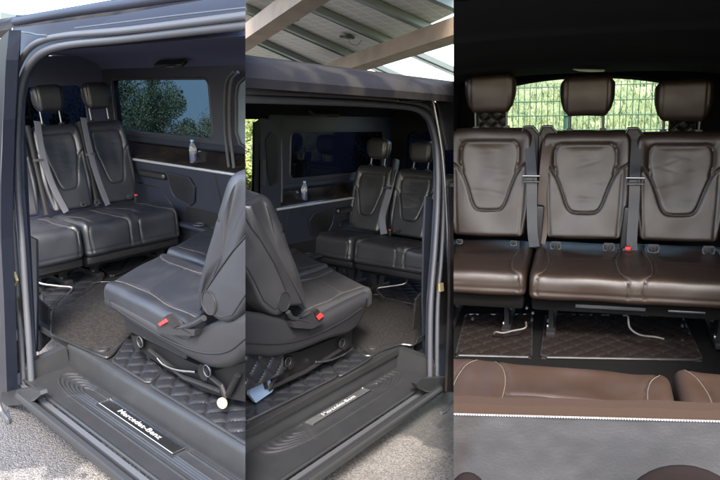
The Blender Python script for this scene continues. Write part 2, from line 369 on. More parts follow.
def make_cushion(k, root, x0, x1, yf, yb, zt, zb, M_, centres, pitch, roll=.055, skew=None, st=stitch, name='seat_cushion', tilt=.0, mid=.42):
    W = (x1 - x0) / 2; xc = (x0 + x1) / 2
    D = yb - yf
    prof = [(yb, zt - .02), (yf + D * .30, zt - .006), (yf + .012, zt + tilt), (yf, zb + .02), (yf + .035, zb), (yb, zb)]
    rr_ = max(.028, min(.042, (zt - zb) * .22)); rad = [.03, .12, roll, rr_ + .006, rr_ + .004, .032]
    P, sl, L = round_poly(prof, rad, .008)
    def s_of(y=None, z=None):    # arc length of a place on the top (y) or the front face (z)
        if y is not None:
            c = [(abs(p[0] - y), q) for p, q in zip(P, sl) if p[1] > (zt + zb) / 2]
        else: c = [(abs(p[1] - z), q) for p, q in zip(P, sl) if p[0] < yf + D * .25]
        return min(c)[1]
    # profile starts inside the first corner, so unwrap arc lengths running backwards over the seam
    s0, s45, s85, sfr, sbt = s_of(y=yb - .03), s_of(y=yf + D * mid), s_of(y=yf + D * .12), s_of(z=zt - .07), s_of(z=zb + .035)
    if s0 > s45: s0 -= L; s0 = max(s0, 0.002)
    seams = []; pl = []; stl = []
    h = pitch / 2
    for c in centres:
        c = c - xc
        for sg in (-1, 1):
            q = [(c + sg * (h - .085), s0), (c + sg * (h - .075), (s0 + s45) / 2), (c + sg * (h - .10), s45), (c + sg * (h - .085), s85), (c + sg * (h - .045), (s85 + sfr) / 2), (c + sg * (h - .035), sfr), (c + sg * (h - .04), sbt)]
            q = [(max(-W + .012, min(W - .012, a)), b) for a, b in q]
            q = sm_poly(q, 5); seams.append((q, .006, .006)); pl.append(q)
            q2 = [(a + sg * .011, b) for a, b in q if b < sfr]
            if abs(q2[0][0]) < W - .02: stl.append([(max(-W + .012, min(W - .012, a)), b) for a, b in q2])
        q = [(c - (h - .10), s45), (c + (h - .10), s45)]; seams.append((q, .006, .006)); pl.append(q)
    low = [(-W + .004, sbt - .012), (W - .004, sbt - .012)]; seams.append((low, .004, .005))
    def disp(X, SS, A):
        d = np.zeros_like(X)
        for c in centres:
            u = (X - (c - xc)) / h
            top = smooth(SS, s0, s0 + .05) * (1 - smooth(SS, s85, sfr))
            d += np.exp(-(u / .6) ** 4) * top * (.006 * np.cos((SS - s45) * 20)) + .010 * top * np.exp(-((np.abs(u) - .86) / .13) ** 2)
            # creases fanning from the seams
            for i in range(5):
                cx = rng.uniform(-.7, .7) * h + (c - xc); cs = rng.uniform(s0 + .04, sfr); an = rng.uniform(-.5, .5)
                xx = (X - cx) * math.cos(an) + (SS - cs) * math.sin(an); yy = -(X - cx) * math.sin(an) + (SS - cs) * math.cos(an)
                d -= .0016 * np.exp(-(yy / .007) ** 2 - (xx / .04) ** 2)
        return d
    pad = Pad(prof, rad, W, rr_, seams=seams, disp=disp, na=int(W * 2 / .009), xoff=skew)
    mb = MB(); ms = MB()
    for q in pl: mb.add(*g_tube(shift([tuple(p) for p in pad.line(q, -.002)], (xc, 0, 0)), .0022, 5))
    for q in stl: ms.add(*g_tube(shift([tuple(p) for p in pad.line(q, .0004)], (xc, 0, 0)), .0010, 4))
    o = mesh_multi(name, [(shift(pad.V, (xc, 0, 0)), pad.F, M_), (mb.V, mb.F, piping)] + ([(ms.V, ms.F, st)] if st and stl else []), k, root)
    return o, pad
def make_backrest(k, root, c, yb, zb, yt, zt, W, M_, th=.09, zh=None, hr=(.145, .115), headrest=True, hy=.0, pst=steel, hmat=None, skew=None):
    H = zt - zb
    prof = [(yb - .01, zb), (yb + (yt - yb) * .3 - .008, zb + H * .3), (yt - .005, zt - .01), (yt + th, zt - .02), (yb + th + .03, zb + .02), (yb + .04, zb - .01)]
    rad = [.045, .1, .05, .045, .05, .045]
    P, sl, L = round_poly(prof, rad, .007)
    fr = [(p[1], q) for p, q in zip(P, sl) if p[0] < yb + (yt - yb) * (p[1] - zb) / H + th * .45]
    zs = np.array([a for a, b in fr]); qs = np.array([b for a, b in fr])
    keep = qs < L * .6; zs, qs = zs[keep], qs[keep]; od = np.argsort(zs); zs, qs = zs[od], qs[od]
    sh = lambda h: float(np.interp(zb + h * H, zs, qs))
    def wf(p):
        h = (p[1] - zb) / H
        w_ = .80 + .20 * smooth(h, -.05, .42)
        if h > .74: t = min(1, (h - .74) / .26); w_ *= 1 - .24 * (1 - math.sqrt(max(0, 1 - t ** 2.4)))
        return float(w_)
    def NP(pts): return [(a * W, sh(b)) for a, b in pts]
    def mir(pts): return pts + [(-a, b) for a, b in pts[::-1]]
    A = NP(mir([(-.60, .60), (-.655, .70), (-.655, .80), (-.61, .855), (-.52, .875)]))
    B = NP(sm_poly(mir([(-.975, .70), (-.84, .67), (-.68, .62), (-.58, .55), (-.46, .42), (-.37, .31), (-.28, .255), (-.14, .24)]), 4))
    Cs = [NP([(sg * .79, .64), (sg * .76, .3), (sg * .72, .03)]) for sg in (-1, 1)]
    fs = min(1., W / .25)
    seams = [(A, .007 * fs, .008 * fs), (B, .008 * fs, .007 * fs)] + [(q, .006 * fs, .010 * fs) for q in Cs]
    s86, s24 = sh(.86), sh(.24)
    cr = [(rng.uniform(-.4, .4) * W, sh(rng.uniform(.35, .8)), rng.uniform(-.35, .35), rng.uniform(.03, .08)) for _ in range(8)]
    def disp(X, SS, Aa):
        u = np.abs(X) / W; top = smooth(SS, s86 - .02, s86 + .03) * (1 - smooth(SS, sh(1.), sh(1.) + .08))
        up = smooth(SS, sh(.55), sh(.7)) * (1 - smooth(SS, sh(1.), sh(1.) + .08))
        d = .010 * np.maximum(top, smooth(u, .6, .78) * up) * (1 - smooth(u, .86, .97)) + .010 * smooth(u, .66, .9) * .7 * smooth(SS, .0, sh(.1)) * (1 - smooth(SS, sh(.9), sh(1.)))
        d += -.006 * (1 - smooth(u, .2, .6)) * smooth(SS, s24, sh(.4)) * (1 - smooth(SS, sh(.8), s86))
        for cx, cs, an, ln in cr:
            xx = (X - cx) * math.cos(an) + (SS - cs) * math.sin(an); yy = -(X - cx) * math.sin(an) + (SS - cs) * math.cos(an)
            d -= .0013 * np.exp(-(yy / .009) ** 2 - (xx / ln) ** 2)
        return d * min(1., W / .25)
    pad = Pad(prof, rad, W, .036, wf=wf, seams=seams, disp=disp, step=.007, na=int(W * 2 / .0075), xoff=skew)
    mb = MB()
    mb.add(*g_tube(shift([tuple(p) for p in pad.line(B, .0005, .012)], (c, 0, 0)), .0036 * fs, 6))
    for q in [A] + Cs: mb.add(*g_tube(shift([tuple(p) for p in pad.line(q, -.004, .014)], (c, 0, 0)), .0016, 4))
    o = mesh_multi('backrest', [(shift(pad.V, (c, 0, 0)), pad.F, M_), (mb.V, mb.F, piping)], k, root)
    if headrest:
        hw, hh = hr; y0 = yt + hy + .02; z0 = zh - hh; z1 = zh + hh
        pr = [(y0 - .045, z0 + .01), (y0 - .055, z0 + hh), (y0 - .035, z1), (y0 + .055, z1 - .012), (y0 + .06, z0 + hh * .6), (y0 + .035, z0)]
        def wf2(p):
            h = (p[1] - z0) / (z1 - z0); w_ = .86 + .14 * smooth(h, 0, .55)
            if h > .75: w_ *= 1 - .09 * ((h - .75) / .25) ** 2
            if h < .2: w_ *= 1 - .07 * (1 - h / .2) ** 2
            return float(w_)
        P2, s2, L2 = round_poly(pr, [.045, .05, .05, .045, .045, .045], .007)
        q = [(sg * hw * .74, s2[0] + t) for sg in (1,) for t in np.linspace(0, L2 * .45, 14)]
        sms = [([(sg * hw * .76, t) for t in np.linspace(0, L2 * .97, 20)], .005, .006) for sg in (-1, 1)]
        hp = Pad(pr, [.045, .05, .05, .045, .045, .045], hw, .040, wf=wf2, seams=sms, step=.007, na=44)
        ho = mesh('headrest', shift(hp.V, (c, 0, 0)), hp.F, hmat or M_, k, root)
        for sg in (-1, 1):
            V, F = g_tube([(c + sg * hw * .62, yt + .035, zt - .03), (c + sg * hw * .62, y0 + .005, z0 + .03)], .0075, 10)
            mesh('headrest_post', V, F, pst, k, ho)
            V, F = g_box((c + sg * hw * .62, yt + .035, zt - .002), (.035, .03, .014), .004); mesh('post_collar', V, F, plastic, k, ho)
    return o, pad
def anchor(k, root, x, y, z, s=1.):   # child seat anchor: a small bezel with a dark slot and a steel loop
    mb = MB(); mb.add(*g_tube([(x - .03 * s, y, z), (x - .026 * s, y - .004, z - .022 * s), (x, y - .006, z - .03 * s), (x + .026 * s, y - .004, z - .022 * s), (x + .03 * s, y, z), (x + .024 * s, y, z + .016 * s), (x - .024 * s, y, z + .016 * s)], .005 * s, 6, True))
    o = mb.build('anchor_bezel', rubber, k, root)
    V, F = g_box((x, y + .002, z - .004), (.05 * s, .008, .034 * s), .003); mesh('anchor_slot', V, F, piping, k, o)
    V, F = g_tube([(x - .008, y - .004, z - .018 * s), (x - .008, y - .006, z + .006), (x + .008, y - .006, z + .006), (x + .008, y - .004, z - .018 * s)], .0022, 6); mesh('anchor_loop', V, F, steel, k, o)
def seat_base(k, root, x0, x1, yf, yb, zb, z0=0.):     # floor rails, legs, release handle
    V, F = g_box(((x0 + x1) / 2, yf + .10, zb - .018), (x1 - x0 - .04, .05, .035), .006); mesh('cross_bar', V, F, blackmetal, k, root)
    V, F = g_box(((x0 + x1) / 2, yb - .08, zb - .03), (x1 - x0 - .04, .05, .05), .006); mesh('cross_bar', V, F, blackmetal, k, root)
    for x in (x0 + .10, x1 - .10):
        V, F = (g_prism([(x - .012, yf + .08, zb - .02), (x - .012, yf + .15, zb - .02), (x - .012, yf + .19, z0 + .045), (x - .012, yf + .11, z0 + .045)], (.024, 0, 0))); mesh('leg', V, F, blackmetal, k, root)
        V, F = (g_prism([(x - .012, yb - .13, zb - .02), (x - .012, yb - .05, zb - .02), (x - .012, yb - .08, z0 + .045), (x - .012, yb - .16, z0 + .045)], (.024, 0, 0)))
        o = mesh('leg', V, F, blackmetal, k, root)
        V, F = g_box((x, (yf + yb) / 2 + .02, z0 + .03), (.05, yb - yf - .06, .035), .006); mesh('floor_rail', V, F, blackmetal, k, root)
        for y in (yf + .13, yb - .1):
            V, F = g_disc((x - .014, y, z0 + .05), (-1, 0, 0), .016, .008, 12); mesh('bolt', V, F, steel, k, o)
def quilt_mat(name, k, poly, z, p, M_, label, th=.016, dep=.011, ang=45, group=None, cat='floor mat', tr=None, par=None):
    """quilted mat: clipped to a 2D outline, stitched in diamonds"""
    xs = [q[0] for q in poly]; ys = [q[1] for q in poly]; x0, x1, y0, y1 = min(xs), max(xs), min(ys), max(ys); r = p / 9
    nx, ny = max(4, int((x1 - x0) / r)), max(4, int((y1 - y0) / r)); ca, sa = math.cos(math.radians(ang)), math.sin(math.radians(ang))
    X, Y = np.meshgrid(np.linspace(x0, x1, nx), np.linspace(y0, y1, ny), indexing='ij')
    A = (X * ca + Y * sa) / p; B = (-X * sa + Y * ca) / p
    da = np.abs(A - np.round(A)) * p; db = np.abs(B - np.round(B)) * p
    Z = z + th - dep * (np.exp(-(da / (p * .075)) ** 2) + np.exp(-(db / (p * .075)) ** 2)).clip(0, 1) + .003 * np.minimum(da, db) / p
    bm = bmesh.new(); g = [[bm.verts.new((X[i, j], Y[i, j], Z[i, j])) for j in range(ny)] for i in range(nx)]
    for i in range(nx - 1):
        for j in range(ny - 1): bm.faces.new((g[i][j], g[i + 1][j], g[i + 1][j + 1], g[i][j + 1]))
    n = len(poly); cx = sum(xs) / n; cy = sum(ys) / n      # convex outline: cut to it
    for i in range(n):
        a = Vector((*poly[i], 0)); b = Vector((*poly[(i + 1) % n], 0)); nn = Vector(((b - a).y, -(b - a).x, 0)).normalized()
        if nn.dot(Vector((cx, cy, 0)) - a) > 0: nn = -nn
        bmesh.ops.bisect_plane(bm, geom=bm.verts[:] + bm.edges[:] + bm.faces[:], plane_co=a, plane_no=nn, clear_outer=True)
    bm.verts.index_update(); V = [tuple(v.co) for v in bm.verts]; F = [[v.index for v in f.verts] for f in bm.faces]; bm.free()
    if par is None: root = thing(name, k, label, cat, group=group, base=tr)
    else:
        root = bpy.data.objects.new(name, None); link(root, k, None, par); root.matrix_local = tr
    o = mesh('quilting', V, F, M_, k, root)
    mb = MB().add(*g_prism([(a, b, z) for a, b in poly], (0, 0, th * .4))); mb.build('backing', plastic, k, root, sm=False)
    P = [(a, b, z + th * .6) for a, b in poly]; out = []
    for i in range(n):
        a, b = Vector(P[i]), Vector(P[(i + 1) % n]); out += [a + (b - a) * t for t in (.04, .5, .96)]
    V, F = g_tube(out, .007, 8, True); mesh('binding', V, F, leather, k, root)
    return root

# ------------------------------------------------------------------ a van seen through its open side door (built twice, from both sides)
Rz = lambda a: Matrix.Rotation(math.radians(a), 4, 'Z')
def plate(k, pts, y, th, M_, name, root, sm=False):      # a panel with its outline on the plane y, th thick going inwards
    V, F = g_prism([tuple(U(k, u, v, 'y', y)) for u, v in pts], (0, th, 0)); return mesh(name, V, F, M_, k, root, sm)
def splate(k, pts, off, th, M_, name, root, sub=10):      # the same, lying on the leaning body side
    V, F = g_prism([tuple(S(k, u, v, off)) for u, v in pts], (0, th, 0)); return mesh(name, V, F, M_, k, root, False)
def stube(k, pts, off, r, M_, name, root, flat=None, n=10):
    P = spline([S(k, u, v, off) for u, v in pts], 5); V, F = g_tube(P, r, n, flat=(flat, (0, 0, 1)) if flat else None); return mesh(name, V, F, M_, k, root)
def frame_ring(x0, x1, z0, z1, wx0, wx1, wz0, wz1, rc, y, th):   # wall piece with a rounded window hole
    n = 6; inner = []
    for cx, cz, a0 in ((wx1 - rc, wz1 - rc, 0), (wx0 + rc, wz1 - rc, 90), (wx0 + rc, wz0 + rc, 180), (wx1 - rc, wz0 + rc, 270)):
        for i in range(n + 1):
            a = math.radians(a0 + 90 * i / n); inner.append((cx + rc * math.cos(a), cz + rc * math.sin(a)))
    outer = []
    cxm, czm = (x0 + x1) / 2, (z0 + z1) / 2
    for px_, pz_ in inner:       # push to the outer rectangle
        i = len(outer); q = i // (n + 1); t = (i % (n + 1)) / n
        c = [((x1, wz1 - rc), (x1, z1), (wx1 - rc, z1)), ((wx0 + rc, z1), (x0, z1), (x0, wz1 - rc)), ((x0, wz0 + rc), (x0, z0), (wx0 + rc, z0)), ((wx1 - rc, z0), (x1, z0), (x1, wz0 + rc))][q]
        a, b, e = c
        outer.append((a[0] + (b[0] - a[0]) * t * 2, a[1] + (b[1] - a[1]) * t * 2) if t <= .5 else (b[0] + (e[0] - b[0]) * (t - .5) * 2, b[1] + (e[1] - b[1]) * (t - .5) * 2))
    N = len(inner); V = []; F = []
    for yy in (y, y + th):
        V += [(a, yy, b) for a, b in inner] + [(a, yy, b) for a, b in outer]
    for i in range(N):
        j = (i + 1) % N
        F += [(i, j, N + j, N + i), (2 * N + i, 3 * N + i, 3 * N + j, 2 * N + j), (i, 2 * N + i, 2 * N + j, j), (N + i, N + j, 3 * N + j, 3 * N + i)]
    return V, F, [(a, b) for a, b in inner]

def side_van(k, m, d):
    X = lambda x: m * x
    van = thing('van', k, d['van_label'], 'van')
    P = lambda nm, VF, M_, par=None, sm=True: mesh(nm, VF[0], VF[1], M_, k, par or van, sm)
    zf = d['zf']
    # --- floor, headliner, rear wall
    P('floor', g_box((X(.1), .93, zf - .02), (4.6, 1.38, .04), .004), d['floor'], sm=False)
    prof = [(1.56, 1.42), (1.50, 1.50), (1.36, 1.555), (1.0, 1.585), (.5, 1.585), (.26, 1.565), (.22, 1.535)]
    xs = np.linspace(-2.25, 2.4, 12)
    V = []; F = []
    n = len(prof)
    for x in xs: V += [(X(x), y, z) for y, z in prof] + [(X(x), y + .01, z + .05) for y, z in prof]
    for i in range(len(xs) - 1):
        for j in range(n - 1):
            a = i * 2 * n + j; F.append((a, a + 1, a + 2 * n + 1, a + 2 * n)); a += n; F.append((a, a + 1, a + 2 * n + 1, a + 2 * n))
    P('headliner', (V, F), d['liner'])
    # roof skin above, its edge carries the outer reflections
    pr = [(-.01, 1.60), (-.012, 1.635), (.03, 1.68), (.12, 1.715), (.4, 1.75), (.9, 1.76), (1.5, 1.74), (1.62, 1.68), (1.64, 1.60)]
    V = []; F = []; xs = np.linspace(-2.6, 4.2, 30)
    for x in xs: V += [(X(x), y + d['roofdy'] + (0 if y > .3 else .0), z + d['roofz'](x)) for y, z in pr]
    for i in range(len(xs) - 1):
        for j in range(len(pr) - 1): a = i * len(pr) + j; F.append((a, a + 1, a + len(pr) + 1, a + len(pr)))
    P('roof', (V, F), paint)
    # rear wall with its window
    V, F, inner = frame_ring(.22, 1.6, zf, 1.56, .45, 1.38, .95, 1.34, .07, 0, .05)
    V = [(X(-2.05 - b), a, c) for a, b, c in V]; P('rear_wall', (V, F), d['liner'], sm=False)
    o = P('rear_window', g_prism([(X(-2.08), a, c) for a, c in inner], (X(-.006), 0, 0)), dtint, sm=False)
    # --- far side wall: trim, ledge, wood, window, pillar
    xe = d['wall_end']
    def loft(prof, x0, x1, nx=2):
        V = []; F = []; n = len(prof)
        for i in range(nx):
            x = x0 + (x1 - x0) * i / (nx - 1); V += [(X(x), y, z) for y, z in prof]
        for i in range(nx - 1):
            for j in range(n): F.append((i * n + j, i * n + (j + 1) % n, (i + 1) * n + (j + 1) % n, (i + 1) * n + j))
        return V, F + [tuple(range(n))[::-1], tuple(range((nx - 1) * n, nx * n))]
    P('lower_trim', loft([(1.62, zf), (1.53, zf), (1.52, .30), (1.50, .55), (1.47, .70), (1.455, .785), (1.62, .785)], -2.05, xe), trimp)
    P('silver_trim', g_tube([(X(-2.0), 1.448, .795), (X(xe), 1.448, .795)], .0095, 8), silver)
    P('wood_ledge', loft([(1.62, .787), (1.458, .802), (1.462, .812), (1.50, .84), (1.535, .90), (1.62, .91)], -2.05, xe), wood)
    P('window_shelf', loft([(1.62, .912), (1.54, .912), (1.532, .925), (1.55, .955), (1.62, .955)], -2.05, xe), trimp)
    V, F, inner = frame_ring(-2.05, xe, .956, 1.50, -1.92, -.575, .985, d['wtop'], .05, 1.535, .06)
    P('upper_trim', ([(X(a), b, c) for a, b, c in V], F), trimp, sm=False)
    wo = P('side_window', g_prism([(X(a), 1.56, c) for a, c in inner], (0, .006, 0)), d['glass'], sm=False)
    P('window_seal', g_tube([(X(a), 1.536, c) for a, c in inner], .008, 6, True), rubberD, wo)
    # grab handle and lamp over the window
    P('reading_lamp', g_box((X(-.86), 1.44, 1.475), (.34, .06, .03), .01, rot=Matrix.Rotation(.6, 3, 'X')), plastic)
    P('lamp_lens', g_box((X(-.80), 1.412, 1.462), (.09, .03, .012), .004, rot=Matrix.Rotation(.6, 3, 'X')), rubber)
    # recessed pockets in the lower trim
    rec = [(-1.06, .735), (-.78, .72), (-.74, .66), (-.80, .55), (-.86, .52), (-1.04, .55), (-1.07, .60)]
    rp = [(X(x), float(np.interp(z, [.3, .55, .70, .785], [1.52, 1.50, 1.47, 1.455])) - .004, z) for x, z in rec]
    P('speaker_cover', g_prism(rp, (0, -.008, 0)), plastic, sm=False)
    P('speaker_rim', g_tube([Vector(p) + Vector((0, -.008, 0)) for p in rp], .006, 6, True), trimp)
    cp = [(-.93, .50), (-.52, .50), (-.50, .40), (-.60, .37), (-.92, .39)]
    P('pocket', g_prism([(X(x), 1.500, z) for x, z in cp], (0, .004, 0)), piping, sm=False)
    P('pocket_lip', g_box((X(-.73), 1.475, .375), (.52, .07, .03), .012), trimp)
    P('cup_ring', g_tube([(X(-.73 + .045 * math.cos(a)), 1.47 + .035 * math.sin(a), .402) for a in np.linspace(0, 2 * math.pi, 17)[:-1]], .006, 6, True), rubberD)
    for dx in ():  P('pillar_seal', g_tube([(X(d['seal'] + dx), 1.525 - dx, z) for z in np.linspace(zf, 1.47, 8)], .010, 8), rubberD if dx else rubber)
    for pts in ([(-2.0, .62), (-1.25, .60), (-1.14, .50), (-1.02, .36), (-.5, .34)], [(-.47, .78), (-.47, .40), (-.49, .14)], [(-1.9, .30), (-1.0, .28)]):
        P('trim_seam', g_tube([(X(x), float(np.interp(z, [.1, .3, .55, .70, .785], [1.53, 1.52, 1.50, 1.47, 1.455])) - .001, z) for x, z in pts], .0035, 6), piping)
    P('armrest', g_box((X(-1.28), 1.475, .70), (.36, .07, .05), .022, seg=4), leather)
    # --- step tray: ribbed well, riser, end wall, badge
    dp, ri = d['dep'], zf
    x0, x1, xr = -.02, 2.5, d['tray_end']
    bx0, bx1, by0, by1 = d['badge']
    def hf(x, y):
        cx = max(min(x, xr - .36), .36); qx = x - cx; ry = (y - (by0 + by1) / 2) / (dp * .40) * .30
        q = math.hypot(qx, ry) if abs(qx) > 0 else abs(ry)
        h = 0.
        if .07 < q < .335: h = .0032 * (1 + max(-1, min(1, 2 * math.sin((q - .07) * 2 * math.pi / .044)))) * (1 if abs(y - dp * .5) < dp * .44 else 0)
        if bx0 - .02 < x < bx1 + .02 and by0 - .012 < y < by1 + .012: h = 0
        return h
    nx_, ny_ = 420, 70
    V, F = g_grid(lambda a, b: (X(x0 + (x1 - x0) * a), dp * b, hf(x0 + (x1 - x0) * a, dp * b)), nx_, ny_)
    P('step_tray', (V, F), tray_m)
    pr = [(dp, -.01), (dp, .012), (dp + .004, .03), (dp + .014, ri - .02), (dp + .022, ri - .004), (dp + .034, ri + .004), (dp + .06, ri + .004), (dp + .06, -.01)]
    P('step_riser', loft(pr, x0 - .03, 2.6), tray_m)
    P('step_end', loft([(.0, -.01), (.0, .055), (.05, ri * .8), (dp, ri), (dp + .004, -.01)], x0 - .05, x0 + .004), tray_m)
    if d.get('front_end'): P('step_front_end', loft([(.0, -.01), (.0, .055), (.05, ri * .8), (dp, ri), (dp + .004, -.01)], x1 - .004, x1 + .05), tray_m)
    P('step_lip', g_tube([(X(x0 - .05), -.006, -.006), (X(2.6), -.006, -.006)], .008, 10), tray_m)
    P('rocker_groove', loft([(-.012, -.022), (-.03, -.03), (-.03, -.10), (.0, -.10)], x0 - .05, 2.6), rubberD)
    P('rocker_panel', loft([(-.038, -.034), (-.052, -.024), (-.070, -.028), (-.080, -.044), (-.078, -.064), (-.06, -.085), (-.03, -.09), (-.03, -.05)], .02, 2.6), d['rocker'])
    bo = P('sill_badge', g_box((X((bx0 + bx1) / 2), (by0 + by1) / 2, .004), (bx1 - bx0, by1 - by0, .008), .003), d['badgem'])
    P('badge_edge', g_tube([(X(bx0), by0, .008), (X(bx1), by0, .008), (X(bx1), by1, .008), (X(bx0), by1, .008)], .002, 5, True), chrome, bo)
    cu = bpy.data.curves.new('lettering', 'FONT'); cu.body = 'Mercedes-Benz'; cu.size = .056; cu.extrude = .0008; cu.offset = .0002; cu.align_x = 'CENTER'; cu.align_y = 'CENTER'
    to = bpy.data.objects.new('t', cu); COL.objects.link(to); bpy.context.view_layer.update()
    me = bpy.data.meshes.new_from_object(to.evaluated_get(bpy.context.evaluated_depsgraph_get())); bpy.data.objects.remove(to)
    xsn = [v.co.x for v in me.vertices]; wd = max(xsn) - min(xsn); want = (bx1 - bx0) * .56
    for v in me.vertices:
        a = (v.co.x - (max(xsn) + min(xsn)) / 2) * want / wd; b = v.co.y * d['lth']
        # letters read from outside the door: +x of the text to the picture's right
        v.co = Vector(((bx0 + bx1) / 2 * m + a, (by0 + by1) / 2 + b, .0095 + v.co.z))
    me.materials.append(letter); lo = bpy.data.objects.new('lettering', me); link(lo, k, None, bo)
    # --- door frame: seals, track, roof edge, pillar, opened sliding door (picture outlines laid on the body side)
    for pts, off, r, M_, nm in d['tubes']: stube(k, pts, off, r * .78, M_, nm, van)
    for pts, off, th, M_, nm in d['plates']: splate(k, pts, off, th, M_, nm, van)
    for pts, y, th, M_, nm in d['yplates']: plate(k, pts, y, th, M_, nm, van)
    # --- third row bench
    R = Rz(90 * m); base = Matrix.Translation((X(d['bx']), 0, zf)) @ R
    b = d['bench']
    def L(y): return y * m      # van y -> seat x
    for kind in ('double', 'single'):
        c = b[kind]
        sr = thing('bench_seat', k, c['label'], 'car seat', base=base, group=None)
        a0, a1 = sorted((L(c['y0']), L(c['y1'])))
        cent = [L(q[0]) for q in c['backs']]
        cs = sorted(cent); pitch = (a1 - a0) / len(cs); cc = [a0 + pitch * (i + .5) for i in range(len(cs))]
        make_cushion(k, sr, a0, a1, b['yf'], .03, b['zt'], b['zb'], leather_haze if k == 0 else leather_lit, cc, pitch, roll=.09)
        V, F = g_box(((a0 + a1) / 2, (b['yf'] + .03) / 2 + .01, b['zb'] - .022), (a1 - a0 - .02, abs(b['yf']) - .03, .05), .012); mesh('seat_pan', V, F, plastic, k, sr)
        for (yc, W, zt_, zh) in c['backs']:
            make_backrest(k, sr, L(yc), .0, b['zbb'], b['yt'], zt_, W, leather_haze if k == 0 else leather_lit, th=.08, zh=zh, hr=b['hr'], hy=.03)
        seat_base(k, sr, a0, a1, b['yf'] + .02, 0, b['zb'] - .04)
        for q in c.get('anchors', []): anchor(k, sr, L(q), -.022, b['zt'] + .035, .62)
        for (pts, wv, wd) in c.get('belts', []):
            V, F = g_ribbon(spline([(L(p[0]), p[1], p[2]) for p in pts], 8), wv, wd); mesh('seat_belt', V, F, beltL, k, sr)
        for q in c.get('towers', []):
            V, F = g_box((L(q), .10, b['zbb'] + .28), (.035, .07, .62), .015, rot=Matrix.Rotation(-.2, 3, 'X')); to_ = mesh('belt_tower', V, F, plastic, k, sr)
            V, F = g_box((L(q), .035, b['zbb'] + .36), (.06, .03, .018), .006); mesh('belt_guide', V, F, rubber, k, to_)
        for q in c.get('buckles', []):
            V, F = g_box((L(q), -.055, b['zt'] + .02), (.022, .02, .05), .006); bo_ = mesh('buckle', V, F, plastic, k, sr)
            V, F = g_box((L(q), -.063, b['zt'] + .044), (.018, .02, .012), .004); mesh('buckle_button', V, F, red, k, bo_)
        if c.get('handle'):
            hx, hy_ = L(c['handle'][0]), b['yf'] + .1
            V, F = g_tube(spline([(hx, hy_, b['zb'] - .05), (hx + .01, hy_ - .06, b['zb'] - .09), (hx + L(.10), hy_ - .12, b['zb'] - .12), (hx + L(.16), hy_ - .17, b['zb'] - .14), (hx + L(.06), hy_ - .22, b['zb'] - .18)], 6), .007, 8)
            mesh('release_bar', V, F, steel, k, sr)
    return van

